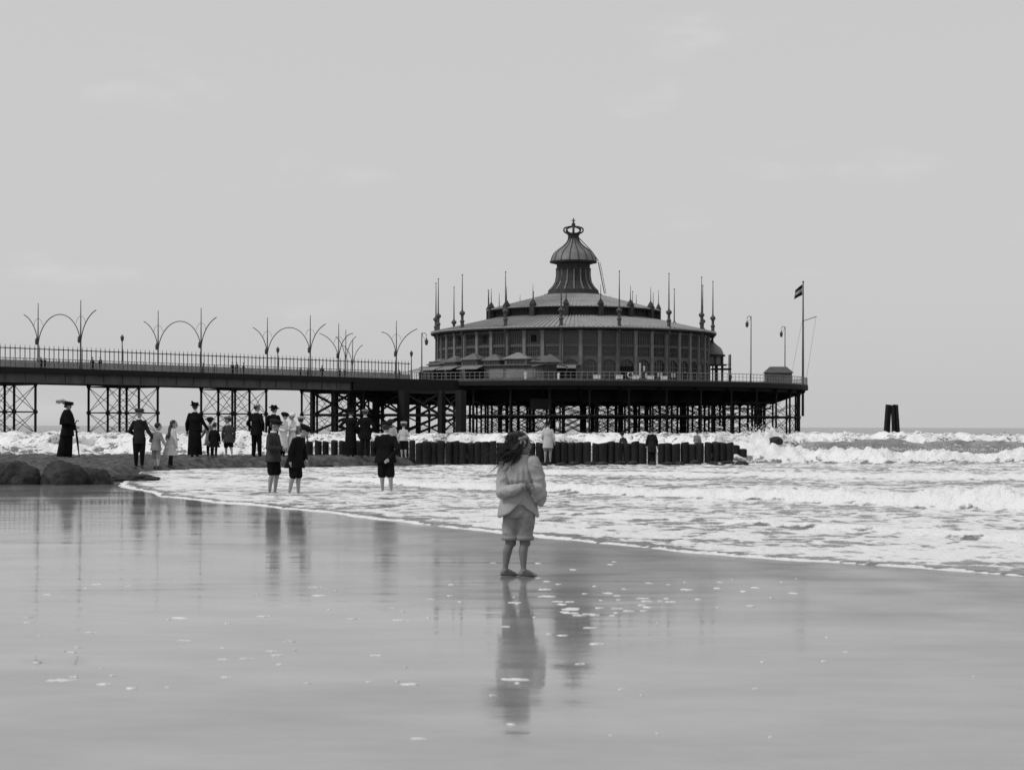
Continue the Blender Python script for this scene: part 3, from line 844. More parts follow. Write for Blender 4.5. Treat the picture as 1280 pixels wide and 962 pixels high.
# ------------------------------------------------------------------ pier head
def ringpt(a, r, z):
    return Vector((PC.x + r * math.sin(a), PC.y - r * math.cos(a), z))
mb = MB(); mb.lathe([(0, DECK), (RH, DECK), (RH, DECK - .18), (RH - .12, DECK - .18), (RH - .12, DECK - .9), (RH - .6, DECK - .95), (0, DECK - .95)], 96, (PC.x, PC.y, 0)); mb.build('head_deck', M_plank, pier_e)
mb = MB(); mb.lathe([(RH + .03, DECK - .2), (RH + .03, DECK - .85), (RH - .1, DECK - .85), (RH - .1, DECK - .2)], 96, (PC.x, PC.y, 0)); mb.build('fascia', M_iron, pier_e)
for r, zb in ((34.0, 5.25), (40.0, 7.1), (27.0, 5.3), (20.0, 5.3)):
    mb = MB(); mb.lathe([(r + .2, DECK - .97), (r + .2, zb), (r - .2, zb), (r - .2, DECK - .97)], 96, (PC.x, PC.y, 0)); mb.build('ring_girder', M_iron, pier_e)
NR = 40
rg = MB()
rg.add([(-.12, -41.0, DECK - .96), (.12, -41.0, DECK - .96), (.12, -12, DECK - .96), (-.12, -12, DECK - .96),
        (-.12, -41.0, 7.3), (.12, -41.0, 7.3), (.12, -35.5, 5.3), (-.12, -35.5, 5.3), (.12, -12, 5.3), (-.12, -12, 5.3)],
       [(0, 1, 2, 3), (4, 5, 1, 0), (7, 6, 5, 4), (9, 8, 6, 7), (3, 2, 8, 9), (1, 5, 6, 8, 2), (4, 0, 3, 9, 7)])
rg = rg.mesh('radial_girder', M_iron)
for k in range(NR): place('radial_girder', rg, pier_e, (0, 0, 0), 2 * math.pi * k / NR)
def col_mesh(r, top):
    m_ = MB(); m_.tube([(0, 0, -3), (0, 0, top)], r, 9); m_.tube([(0, 0, top - .5), (0, 0, top)], [r, r * 2], 9); m_.tube([(0, 0, 2.7), (0, 0, 3.2)], r * 1.6, 9)
    return m_.mesh('column', M_iron)
for r, n, top, cr_ in ((40.0, 40, 7.15, .17), (34.0, 40, 5.3, .21), (27.0, 30, 5.3, .19), (20.0, 22, 5.3, .19), (12.0, 12, 5.3, .19)):
    cm = col_mesh(cr_, top); pts = []
    big = col_mesh(.34, top) if r == 34.0 else cm
    for k in range(n):
        a = 2 * math.pi * (k + (.5 if r in (34.0,) else .2)) / n
        p = ringpt(a, r, 0)
        if (r > 25 and 640 + p.x / p.y * F < 590 and k % 3) or (r < 25 and 640 + p.x / p.y * F < 600 and k % 2): continue
        pts.append(p)
        place('column', big if k % 5 == 0 else cm, pier_e, (p.x - PC.x, p.y - PC.y, 0))
    mb = MB()
    for a, b in zip(pts, pts[1:] + pts[:1]):
        if (a - b).length > 9: continue
        brace_bay(mb, a, b, (0.1, 2.95, min(top - .2, 5.3)), .042)
        mb.tube([Vector((a.x, a.y, 2.95)), Vector((b.x, b.y, 2.95))], .17, 6)
    mb.build('ring_bracing', M_iron, pier_e, kind='stuff')
# radial braces
mb = MB()
for k in range(20):
    a = 2 * math.pi * (k + .25) / 20
    for r0, r1, z1 in ((40, 34, 5.3), (34, 27, 5.2), (27, 20, 5.2), (20, 12, 5.2)):
        p, q = ringpt(a, r0, 0), ringpt(a, r1, 0)
        if 640 + p.x / p.y * F < 590: continue
        brace_bay(mb, p, q, (.2, 2.95, z1), .04); mb.tube([Vector((p.x, p.y, 2.95)), Vector((q.x, q.y, 2.95))], .14, 6)
mb.build('radial_bracing', M_iron, pier_e, kind='stuff')
# heavy landing framework where the walkway meets the head
big = []
for px, D, wd in ((441, 284, .75), (470, 287, .85), (505, 283, 1.2), (552, 284, .9), (576, 283, 1.2)):
    p = at(px, 530, D); big.append(p)
    mb = MB(); mb.box((p.x, p.y, 2.0), (wd, wd, 9.6), PIER_RZ); mb.build('heavy_column', M_iron, pier_e)
mb = MB()
for a, b in zip(big[:-1], big[1:]):
    for z in (2.95, 6.5): mb.beam(Vector((a.x, a.y, z)), Vector((b.x, b.y, z)), .35, .45)
    for z0, z1 in ((6.4, 3.0), (2.9, .2)):
        mb.beam(Vector((a.x, a.y, z0)), Vector((b.x, b.y, z1)), .22); mb.beam(Vector((a.x, a.y + .4, z1)), Vector((b.x, b.y + .4, z0)), .22)
for a in big:
    b = a + V * 9
    for z in (2.95, 6.5): mb.beam(Vector((a.x, a.y, z)), Vector((b.x, b.y, z)), .35, .45)
    mb.beam(Vector((a.x, a.y, 6.4)), Vector((b.x, b.y, 2.9)), .3); mb.beam(Vector((a.x, a.y, 2.9)), Vector((b.x, b.y, 6.4)), .3)
    mb.beam(Vector((a.x, a.y, 2.9)), Vector((b.x, b.y, .2)), .3)
    mb.box((b.x, b.y, 2), (.6, .6, 9.4), PIER_RZ)
mb.build('landing_framework', M_iron, pier_e, kind='stuff')
# wide apron joining walkway and head
mb = MB()
ap = [pier(62, -.05, 0), pier(92, -3.5, 0), pier(96, 14, 0), pier(64, 13.5, 0)]
mb.prism([(p.x, p.y) for p in ap], DECK - 1.9, DECK - .03); mb.build('apron', M_iron, pier_e)
# hanging landing cabin and a low landing stage under the head
p = at(676, 505, 292)
mb = MB(); mb.box((p.x, p.y, 4.9), (3.4, 2.4, 1.5)); mb.box((p.x, p.y, 4.05), (3.8, 2.8, .2)); mb.build('hanging_cabin', M_iron, pier_e)
p = at(934, 509, 300)
mb = MB(); mb.box((p.x, p.y, 4.25), (7.6, 1.6, .25)); mb.box((p.x, p.y - .7, 5.2), (7.6, .06, .08))
for k in range(5): mb.box((p.x - 3.7 + 1.85 * k, p.y - .7, 4.75), (.09, .09, 1.0))
mb.build('landing_stage', M_iron, pier_e)
# rail round the head
pts = [ringpt(2 * math.pi * k / 160, RH - .15, 0) for k in range(161)]
rail_run(pts, DECK, 'railing', [ringpt(2 * math.pi * k / 300, RH - .15, 0) for k in range(300)], pier_e, 1.2)
# ------------------------------------------------------------------ pavilion on the pier head
pav = empty('pavilion', (PC.x, PC.y, DECK), 'round two-tiered pier pavilion with mast-ringed roof and crowned onion cupola', 'pavilion')
A0 = R(-6.5); STEP = R(7.5); RW = 24.2
def P3(x, y, z): return (x, y, z - DECK)
HW = RW * math.tan(STEP / 2)
def rel(mb):     # meshes built about the pavilion's own axis, z given absolute
    mb.v = [(x, y, z - DECK) for x, y, z in mb.v]; return mb
def yb(y0, y1, x0, x1, z0, z1, mb):
    mb.box(((x0 + x1) / 2, (y0 + y1) / 2, (z0 + z1) / 2), (abs(x1 - x0), abs(y1 - y0), z1 - z0))
ow = 1.18
wall = MB()
for s in (-1, 1): yb(-RW, -RW + .35, s * ow, s * (HW + .02), DECK, 17.3, wall)
for z0, z1 in ((DECK, 8.95), (12.55, 12.95), (14.5, 14.9), (16.85, 17.3)): yb(-RW, -RW + .35, -ow, ow, z0, z1, wall)
# arch spandrels: the arch springs at 11.2 and rises to 12.4
n = 10
for s in (-1, 1):
    poly = [(s * ow, 12.55), (0, 12.55)] + [(s * ow * math.sin(a), 11.25 + 1.2 * math.cos(a)) for a in [math.pi / 2 * i / n for i in range(n + 1)]]
    m = len(poly)
    vs = [(x, -RW, z) for x, z in poly] + [(x, -RW + .33, z) for x, z in poly]
    fs = [tuple(range(m)) if s > 0 else tuple(reversed(range(m)))] + [(k, (k + 1) % m, m + (k + 1) % m, m + k) for k in range(m)]
    wall.add(vs, fs)
wall = rel(wall).mesh('wall_bay', M_wall)
pil = MB(); yb(-RW - .22, -RW + .05, -.27, .27, DECK, 17.25, pil); yb(-RW - .30, -RW + .05, -.36, .36, DECK, 9.3, pil); yb(-RW - .30, -RW + .05, -.36, .36, 16.9, 17.28, pil)
pil.v = [(x, y + 0.0, z) for x, y, z in pil.v]
pil = rel(pil).mesh('pilaster', M_pil)
def window(z0, z1, nv, nh, arch=False):
    f = MB()
    for k in range(nv + 1):
        x = -ow + 2 * ow * k / nv; wd = .10 if k in (0, nv) else .055
        top = z1 if not arch else 11.25 + 1.2 * math.sqrt(max(0, 1 - (x / ow) ** 2))
        yb(-RW + .10, -RW + .22, x - wd / 2, x + wd / 2, z0, max(top, z0 + .2), f)
    for k in range(nh + 1):
        z = z0 + ((z1 if not arch else 11.25) - z0) * k / nh; wd = .10 if k in (0, nh) else .055
        yb(-RW + .11, -RW + .21, -ow, ow, z - wd / 2, z + wd / 2, f)
    g = MB(); yb(-RW + .24, -RW + .28, -ow - .1, ow + .1, z0 - .05, z1 + .05, g)
    return rel(f).mesh('window', M_mull), rel(g).mesh('pane', M_glass)
W_up = window(14.9, 16.85, 7, 2); W_lo = window(12.95, 14.5, 7, 2); W_ar = window(8.95, 12.5, 4, 3, True)
for k in range(48):
    a = A0 + STEP * (k + .5)
    ad = (math.degrees(a) + 180) % 360 - 180
    place('wall_bay', wall, pav, (0, 0, 0), a)
    place('pilaster', pil, pav, (0, 0, 0), A0 + STEP * k)
    if abs(ad) < 108:
        for fm, gm in (W_up, W_lo, W_ar):
            o = place('window', fm, pav, (0, 0, 0), a); place('pane', gm, o)
# three upper lights stand open
op = MB(); yb(-RW - .02, -RW + .09, -.38, .38, 15.35, 16.5, op); op = rel(op).mesh('open_light', mat('open_dark', .006, .9, .1))
for px in (566.5, 604.5, 662.6):
    a = math.asin(max(-1, min(1, (px - 716) / 7.25 / RW)))
    k = round((a - A0) / STEP - .5); place('open_light', op, pav, (0, 0, 0), A0 + STEP * (k + .5))
mb = MB(); mb.lathe([(RW + .1, 17.2), (RW + 1.0, 17.42), (RW + 1.25, 17.45), (RW + 1.25, 17.75), (RW + .2, 17.80)], 48, (0, 0, 0), A0, A0 + 2 * math.pi); rel(mb); place('cornice', mb.mesh('cornice', M_dark), pav)
mb = MB(); mb.lathe([(RW - .5, DECK + .05), (RW - .5, 17.3)], 48); rel(mb); place('inner_shell', mb.mesh('inner_shell', M_dark), pav)
# roof sectors with standing seams
def roof_sector(r0, z0, r1, z1, nseam, seam_h=.26, seam_w=.17):
    m_ = MB()
    def pt(a, r, z): return (r * math.sin(a), -r * math.cos(a), z)
    q = 3; sec = R(22.5)
    for j in range(q):
        a, b = sec * j / q, sec * (j + 1) / q
        m_.add([pt(a, r0, z0), pt(b, r0, z0), pt(b, r1, z1), pt(a, r1, z1), pt(a, r0, z0 - .14), pt(b, r0, z0 - .14)], [(0, 1, 2, 3), (4, 5, 1, 0)])
    for j in range(nseam):
        a = sec * (j + .5) / nseam
        ch = math.cos(sec / q / 2) / math.cos(((a % (sec / q)) - sec / q / 2))
        p0 = Vector(pt(a, r0 * ch, z0 + .02)); p1 = Vector(pt(a, r1 * ch, z1 + .02))
        m_.beam(p0, p1, seam_w, seam_h)
    return rel(m_)
lo = roof_sector(RW + 1.3, 17.8, 14.7, 20.25, 12).mesh('roof_panel', M_roof)
hi = roof_sector(15.5, 21.85, 4.6, 24.75, 9, .22, .15).mesh('upper_roof_panel', M_roof)
cl = MB(); cl.lathe([(14.5, 20.1), (14.5, 21.6)], 3, (0, 0, 0), 0, R(22.5))
for j in range(9):
    a = R(22.5) * (j + .5) / 9; yb(-14.60, -14.45, -.08, .08, 20.25, 21.55, cl)
    cl.v[-8:] = [(x * math.cos(a) - y * math.sin(a), x * math.sin(a) + y * math.cos(a), z) for x, y, z in cl.v[-8:]]
cl = rel(cl).mesh('clerestory_bay', M_dark)
fin = MB(); fin.box((0, -15.2, 21.2), (.85, .85, 2.0)); fin.box((0, -15.2, 22.7), (1.0, 1.0, 1.0), 0, .12); fin.tube([(0, -15.2, 22.9), (0, -15.2, 25.6)], [.09, .03], 6)
fin = rel(fin).mesh('spiked_finial', M_dark)
ms = MB(); ms.tube([(0, -RW - .62, DECK), (0, -RW - .62, 17.2)], [.14, .13], 8); ms.tube([(0, -RW - .62, 17.0), (0, -RW - .62, 18.9)], [.33, .30], 8)
ms.tube([(0, -RW - .62, 18.9), (0, -RW - .62, 22.5), (0, -RW - .62, 27.0)], [.15, .11, .05], 8); ms.ell((0, -RW - .62, 27.0), (.13, .13, .13), 8, 6); ms = rel(ms).mesh('mast', M_pole)
fo = MB()
for zc, rr in ((19.1, .42), (20.5, .52)): fo.ell((0, -RW - .62, zc), (rr, rr, rr * .8), 10, 8)
fo.tube([(0, -RW - .62, 18.95), (0, -RW - .62, 20.5), (0, -RW - .62, 21.3)], [.2, .28, .1], 8)
fo = rel(fo).mesh('mast_knob', M_pole)
for k in range(16):
    a = A0 + R(22.5) * k
    place('roof_panel', lo, pav, (0, 0, 0), a); place('upper_roof_panel', hi, pav, (0, 0, 0), a); place('clerestory_bay', cl, pav, (0, 0, 0), a)
    place('spiked_finial', fin, pav, (0, 0, 0), a)
    o = place('mast', ms, pav, (0, 0, 0), a); place('mast_knob', fo, o)
mb = MB(); mb.lathe([(14.4, 21.55), (15.5, 21.6), (15.6, 21.75), (15.4, 21.84)], 48, (0, 0, 0), A0, A0 + 2 * math.pi); rel(mb); place('upper_cornice', mb.mesh('upper_cornice', M_dark), pav)
# hatches on the lower roof
for px, D, nm in ((602, 309, 0), (672, 306.5, 0), (640, 303, 1), (822, 303, 1)):
    pass
# cupola
prof = [(5.3, 24.45), (5.25, 24.8), (4.6, 24.95), (4.5, 25.55), (4.25, 25.6), (3.55, 26.3), (3.15, 27.1), (2.95, 28.2), (2.95, 29.2), (3.15, 29.25), (3.15, 29.5), (2.95, 29.55), (3.0, 30.2), (3.9, 30.45), (4.2, 30.5), (4.25, 30.75)]
mb = MB(); mb.lathe(prof, 32); cup = place('cupola_drum', rel(mb).mesh('cupola_drum', M_dark, False), pav)
mb = MB()
for k in range(16):
    a = 2 * math.pi * k / 16
    for r0, z0, r1, z1 in ((4.35, 25.55, 3.65, 26.3), (3.65, 26.3, 3.2, 27.1), (3.2, 27.1, 3.02, 28.2), (3.02, 28.2, 3.02, 29.2)):
        mb.beam((r0 * math.sin(a), -r0 * math.cos(a), z0), (r1 * math.sin(a), -r1 * math.cos(a), z1), .22, .2)
rel(mb); place('drum_rib', mb.mesh('drum_rib', M_dome), cup)
dp = [(4.12, 30.75), (4.02, 31.1), (3.88, 31.5), (3.62, 32.0), (3.15, 32.5), (2.55, 32.95), (1.95, 33.4), (1.45, 33.85), (1.1, 34.3), (.93, 34.75), (.88, 35.0)]
mb = MB(); mb.lathe(dp, 48); dome = place('dome', rel(mb).mesh('dome', M_dome, True), pav)
for k in range(16):
    a = 2 * math.pi * (k + .5) / 16; rb = MB()
    rb.tube([((r + .03) * math.sin(a), -(r + .03) * math.cos(a), z) for r, z in dp], .085, 5); rel(rb); place('dome_rib', rb.mesh('dome_rib', M_dark), dome)
mb = MB(); mb.lathe([(1.0, 34.8), (1.0, 35.4), (1.15, 35.55), (1.15, 35.8), (.3, 35.85)], 16); rel(mb); place('crown_base', mb.mesh('crown_base', M_dark), pav)
mb = MB()
for k in range(8):
    a = 2 * math.pi * k / 8
    mb.tube([((.95 + .78 * math.sin(t) if t < 2.2 else 1.58 * max(0, (math.pi - t) / .94)) * math.sin(a), -((.95 + .78 * math.sin(t) if t < 2.2 else 1.58 * max(0, (math.pi - t) / .94)) * math.cos(a)), 35.75 + .62 * (1 - math.cos(t))) for t in [math.pi * i / 12 for i in range(13)]], .15, 6)
rel(mb); place('crown', mb.mesh('crown', M_dark, True), pav)
mb = MB(); mb.ell((0, 0, 37.3), (.36, .36, .42)); mb.tube([(0, 0, 36.8), (0, 0, 38.35)], [.2, .1], 6); mb.box((0, 0, 38.05), (.7, .14, .16)); mb.box((0, 0, 38.25), (.18, .14, .5)); rel(mb); place('orb_and_cross', mb.mesh('orb_and_cross', M_dark), pav)
mb = MB(); mb.tube([(1.0, -.2, 34.9), (3.2, -.4, 32.6), (4.45, -.5, 30.8)], .09, 6); mb.tube([(4.45, -.5, 30.6), (5.55, -.5, 25.0)], .09, 6); mb.tube([(4.75, -.5, 30.6), (5.85, -.5, 24.9)], .05, 6); rel(mb); place('dome_ladder', mb.mesh('dome_ladder', M_awn), pav)

# turret on the seaward flank
tx, ty = 24.6, -2.2
def turret_part(mb, name, m_, sm=False, parent=None):
    mb.v = [(x + tx, y + ty, z - DECK) for x, y, z in mb.v]; return place(name, mb.mesh(name, m_, sm), parent or pav)
mb = MB(); mb.lathe([(2.1, 14.1), (2.0, 14.3), (1.9, 14.7), (1.55, 15.3), (.9, 15.8), (.35, 16.3), (.18, 16.9), (.05, 17.7)], 20); turret_part(mb, 'turret_dome', M_dome, True)
mb = MB(); mb.lathe([(0, 13.75), (2.3, 13.75), (2.4, 14.0), (2.1, 14.12), (0, 14.12)], 20); mb.lathe([(0, 12.1), (2.6, 12.1), (2.6, 12.35), (0, 12.35)], 20); turret_part(mb, 'turret_floor', M_dark)
mb = MB(); mb.lathe([(1.75, 12.35), (1.75, 13.8)], 20); turret_part(mb, 'turret_lantern_wall', M_pil)
for k in range(8):
    a = 2 * math.pi * k / 8 + .2; mb = MB(); mb.tube([(1.95 * math.sin(a), -1.95 * math.cos(a), DECK), (1.95 * math.sin(a), -1.95 * math.cos(a), 13.8)], .17, 7); turret_part(mb, 'turret_column', M_dark)
mb = MB(); mb.box((1.6, 0, 11.5), (3.4, 2.6, .3)); mb.box((3.15, 0, 12.3), (.12, 2.5, .1)); mb.tube([(3.15, -1.1, DECK), (3.15, -1.1, 14.1)], .11, 6); mb.tube([(3.15, 1.1, DECK), (3.15, 1.1, 14.1)], .11, 6); mb.box((1.6, -1.2, 12.3), (3.2, .08, .1)); turret_part(mb, 'turret_balcony', M_dark)

# kiosks, awnings and lean-tos on the landward terrace
def apt(px, D): return (px - 640) / F * D
ann = empty('terrace_annex', (PC.x - 12, 306, DECK), 'low terrace annex with gabled kiosks against the landward pavilion wall', 'annex')
mb = MB()
poly = [(PC.x + r * math.sin(R(a)), PC.y - r * math.cos(R(a))) for r, aa in ((29.2, range(-64, 1, 4)),) for a in aa]
poly += [(PC.x + 24.6 * math.sin(R(a)), PC.y - 24.6 * math.cos(R(a))) for a in range(0, -65, -4)]
mb.prism(poly, DECK + .01, 11.2); mb.build('annex_wall', M_annex, ann)
mb = MB()
poly = [(PC.x + 29.6 * math.sin(R(a)), PC.y - 29.6 * math.cos(R(a))) for a in range(-65, 2, 3)] + [(PC.x + 24.5 * math.sin(R(a)), PC.y - 24.5 * math.cos(R(a))) for a in range(1, -66, -3)]
mb.prism(poly, 11.21, 11.42); mb.build('annex_roof', M_mull, ann)
def annpt(a, r, z): return Vector((PC.x + r * math.sin(R(a)), PC.y - r * math.cos(R(a)), z))
for a, wd, zt, m_, rr in ((-58, 4.2, 12.3, M_annex, 27.2), (-48, 3.0, 12.6, M_annex, 27.4), (-39, 3.4, 12.9, M_annex, 27.4), (-30, 3.0, 12.7, M_annex, 27.4), (-21, 3.8, 12.9, M_pil, 27.6), (-12, 3.4, 12.4, M_annex, 27.4)):
    c = annpt(a, rr, 0); mb = MB(); rz = R(a)
    mb.box((c.x, c.y, (11.3 + zt - .6) / 2), (wd, 2.6, zt - .6 - 11.3), rz); mb.build('kiosk', m_, ann)
    mb = MB(); mb.box((c.x, c.y, zt), (wd + .5, 3.2, 1.0), rz, .12); mb.box((c.x, c.y, zt - .55), (wd + .6, 3.3, .1), rz); mb.build('kiosk_roof', mat('kiosk_roof', .125, .8, .2, 1) if m_ is M_annex else M_awn, ann)
    mb = MB()
    f = annpt(a, rr + 1.33, 0)
    mb.box((f.x, f.y, 11.95), (wd * .8, .08, .7), rz); kw = mb.build('kiosk_window', M_glass, ann)
    for k in range(6):
        q = Vector((wd * .8 * (k / 5 - .5), 0, 0)); q.rotate(Matrix.Rotation(rz, 3, 'Z')); mb = MB(); mb.box((f.x + q.x, f.y + q.y - .06, 11.95), (.09, .1, .75), rz); mb.build('mullion', M_mull, kw)
for a0, a1, pale in ((-66, -50, 1), (-49, -42, 0), (-40, -32, 0), (-30, -25, 2), (-24, -14, 2), (-10, -1, 0)):
    # dark shop openings with awnings or pale blinds
    n = 4
    mb = MB()
    for j in range(n):
        p, q = annpt(a0 + (a1 - a0) * j / n, 29.24, 0), annpt(a0 + (a1 - a0) * (j + 1) / n, 29.24, 0)
        mb.add([(p.x, p.y, 9.2), (q.x, q.y, 9.2), (q.x, q.y, 10.7), (p.x, p.y, 10.7)], [(0, 1, 2, 3)])
    mb.build('opening', M_awn if pale == 2 else mat('open_dark', .006), ann)
    if pale != 2:
        mb = MB()
        for j in range(n):
            aa, ab = a0 + (a1 - a0) * j / n, a0 + (a1 - a0) * (j + 1) / n
            p, q, r_, s_ = annpt(aa, 31.4, 10.75), annpt(ab, 31.4, 10.75), annpt(ab, 29.25, 11.35), annpt(aa, 29.25, 11.35)
            mb.add([p, q, r_, s_] + [v - Vector((0, 0, .12)) for v in (p, q, r_, s_)], [(0, 1, 2, 3), (7, 6, 5, 4), (4, 5, 1, 0)])
        mb.build('awning', M_awn if pale == 1 else M_pil, ann)
# tented stand with two side flaps in front of the annex
p = at(687, 462, 296); p.z = DECK
st = empty('tented_stand', p, 'small tented stand with pyramid roof and two spread awning flaps on the terrace', 'stand')
mb = MB(); mb.box((p.x, p.y, DECK + 1.3), (2.2, 2.0, 2.6)); mb.build('booth', M_dark, st)
mb = MB(); mb.box((p.x, p.y, 12.2), (4.2, 3.0, 1.3), 0, .08); mb.build('tent_roof', M_wall, st)
for s in (-1, 1):
    mb = MB(); mb.add([(p.x + s * .5, p.y - 1.2, 11.5), (p.x + s * 2.9, p.y - 1.2, 10.95), (p.x + s * 2.9, p.y + 1.2, 10.95), (p.x + s * .5, p.y + 1.2, 11.5)] + [(p.x + s * .5, p.y - 1.2, 11.35), (p.x + s * 2.9, p.y - 1.2, 10.8), (p.x + s * 2.9, p.y + 1.2, 10.8), (p.x + s * .5, p.y + 1.2, 11.35)], [(0, 1, 2, 3), (7, 6, 5, 4), (0, 4, 5, 1), (1, 5, 6, 2)]); mb.build('awning_flap', M_awn, st)
    mb = MB(); mb.tube([(p.x + s * 2.7, p.y - 1.1, DECK), (p.x + s * 2.7, p.y - 1.1, 10.9)], .06, 6); mb.build('pole', M_pole, st)

# white table-shaped blocks added for bright flashes in the seaward windows
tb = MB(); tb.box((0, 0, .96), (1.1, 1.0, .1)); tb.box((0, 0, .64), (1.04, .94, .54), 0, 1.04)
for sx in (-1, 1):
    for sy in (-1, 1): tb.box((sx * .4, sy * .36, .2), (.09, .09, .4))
tb = tb.mesh('window_flash_block', M_whitec)
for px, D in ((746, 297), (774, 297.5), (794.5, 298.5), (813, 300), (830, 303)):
    tag(place('window_flash_block', tb, None, (apt(px, D), D, DECK)), 'small white table-shaped block added for a bright flash in the seaward pavilion windows', 'window flash', 'added window flashes by the pavilion')
# white panels paint in the bright light showing in a few seaward arches
bl = MB(); yb(-RW + .02, -RW + .08, -.35, .35, 9.6, 12.0, bl); bl = rel(bl).mesh('painted_window_light', M_white)
for k in (9, 11): place('painted_window_light', bl, pav, (0, 0, 0), A0 + STEP * (k + .5))
bl2 = MB(); yb(-RW + .02, -RW + .08, -.9, -.55, 9.4, 11.9, bl2); yb(-RW + .02, -RW + .08, -.1, .3, 10.6, 11.4, bl2); yb(-RW + .02, -RW + .08, .3, .7, 9.4, 10.2, bl2); bl2 = rel(bl2).mesh('painted_window_light', M_white)
place('painted_window_light', bl2, pav, (0, 0, 0), A0 + STEP * 4.5)
bl3 = MB(); yb(-RW + .02, -RW + .08, -.35, .05, 9.6, 10.3, bl3); yb(-RW + .02, -RW + .08, .3, .65, 9.6, 10.3, bl3); bl3 = rel(bl3).mesh('painted_window_light', M_white)
place('painted_window_light', bl3, pav, (0, 0, 0), A0 + STEP * 5.5); place('painted_window_light', bl3, pav, (0, 0, 0), A0 + STEP * 6.5)
# doorway
dr = MB(); yb(-RW - .1, -RW + .1, -1.1, 1.1, DECK, 11.3, dr); dr = rel(dr).mesh('doorway', mat('open_dark', .006)); place('doorway', dr, pav, (0, 0, 0), A0 + STEP * 3.5)

# lifebuoy on the head rail
p = ringpt(R(13.5), RH + .05, DECK + .75); p.x = apt(788, p.y)
mb = MB(); mb.tube([p + Vector((.42 * math.cos(2 * math.pi * k / 20), 0, .42 * math.sin(2 * math.pi * k / 20))) for k in range(21)], .10, 7)
mb.build('lifebuoy', M_white, None, True, 'white ring lifebuoy hung on the pier head railing', 'lifebuoy')

# hut
p = at(972.5, 470, 332); p.z = DECK
hut = empty('wooden_hut', p, 'small boarded wooden hut with gabled roof on the pier head', 'hut')
mb = MB(); mb.box((p.x, p.y, DECK + 1.25), (4.6, 3.0, 2.5)); mb.build('wall', mat('hut_boards', .12, .8, .3, 1), hut)
bd = MB(); bd.box((0, 0, 1.25), (.07, .06, 2.48)); bd = bd.mesh('batten', mat('hut_batten', .085, .8))
for k in range(10): place('batten', bd, hut, (-2.2 + k * .49, -1.52, 0))
mb = MB(); mb.add([(p.x - 2.6, p.y - 1.75, DECK + 2.4), (p.x + 2.6, p.y - 1.75, DECK + 2.4), (p.x + 2.6, p.y + 1.75, DECK + 2.4), (p.x - 2.6, p.y + 1.75, DECK + 2.4), (p.x - 1.5, p.y, DECK + 3.55), (p.x + 1.5, p.y, DECK + 3.55)], [(0, 1, 5, 4), (2, 3, 4, 5), (1, 2, 5), (3, 0, 4), (3, 2, 1, 0)]); mb.build('roof', mat('hut_roof', .09, .8), hut)

# flagstaff with yard and flag
p = at(1003.5, 470, 326); zt = at(1003, 353, 326).z
fp = empty('flagstaff', Vector((p.x, p.y, DECK)), 'tall flagstaff with short yard and small dark flag at the seaward end', 'flagstaff')
mb = MB(); mb.tube([(p.x, p.y, 3.2), (p.x, p.y, DECK), (p.x, p.y, zt)], [.24, .22, .10], 8); mb.ell((p.x, p.y, zt + .1), (.18, .18, .18)); mb.build('staff', M_pole, fp)
zy = at(1003, 399, 326).z
mb = MB(); mb.tube([(p.x, p.y, zy - .3), (p.x + 2.4, p.y, zy + .5)], .07, 6); mb.build('yard', M_pole, fp)
mb = MB(); mb.tube([(p.x + 2.3, p.y, zy + .45), (p.x - .0 + .6, p.y + .2, DECK + 1)], .02, 4); mb.tube([(p.x, p.y, zt - 6), (p.x - 2.2, p.y, DECK + 1)], .02, 4); mb.build('halyard', M_pole, fp)
mb = MB(); vs = []; fs = []
for i in range(9):
    for j in range(7):
        u_, v_ = i / 8, j / 6
        vs.append((p.x - .12 - 1.25 * u_ - .2 * v_ * u_, p.y + .22 * math.sin(u_ * 7 + v_ * 2), zt - .35 - 1.9 * v_ - 1.0 * u_ ** 1.2 + .25 * u_ * v_))
for i in range(8):
    for j in range(6): fs.append((i * 7 + j, (i + 1) * 7 + j, (i + 1) * 7 + j + 1, i * 7 + j + 1))
mb.add(vs, fs); fl = mb.build('flag', M_black, fp, True)
fl.data.materials.append(mat('flag_pale_band', .35, .9))
for k_, pol in enumerate(fl.data.polygons):
    if k_ % 6 in (2, 3): pol.material_index = 1

# raked timber dolphin standing in the sea
dol = empty('timber_dolphin', Vector((apt(1114, 255), 255, 0)), 'cluster of raked dark timber piles standing alone in the sea', 'mooring piles')
for i, (bx_, tx_, by_, r_) in enumerate(((1105.4, 1109.2, 254, .25), (1108.7, 1112.0, 254.2, .25), (1118.2, 1115.8, 254.1, .25), (1121.2, 1118.2, 254.4, .25), (1124.2, 1120.4, 254.2, .24), (1106, 1110.0, 256.0, .25), (1121, 1118.0, 256.0, .25))):
    mb = MB(); a = at(bx_, 541, by_); b = at(tx_, 505.5 + (i % 3) * .4, by_ + .2); a.z = -2.0
    mb.tube([a, b], [r_ * 1.15, r_ * 1.05], 10); mb.build('timber_pile', M_pile, dol)
mb = MB(); a = at(1114.8, 509, 255.2); mb.box(a, (1.2, 1.6, .3)); mb.build('cap_beam', M_pile, dol)
# ------------------------------------------------------------------ people
PENDING = []
def skin(mb, name, m_, parent, voxel, smooth_it=4):
    """one continuous surface grown over the overlapping forms in mb"""
    o = place(name, mb.mesh(name, m_, True), parent)
    md = o.modifiers.new('r', 'REMESH'); md.mode = 'VOXEL'; md.voxel_size = voxel; md.use_smooth_shade = True
    if smooth_it:
        sm = o.modifiers.new('s', 'SMOOTH'); sm.factor = .5; sm.iterations = smooth_it
    PENDING.append(o)
    return o

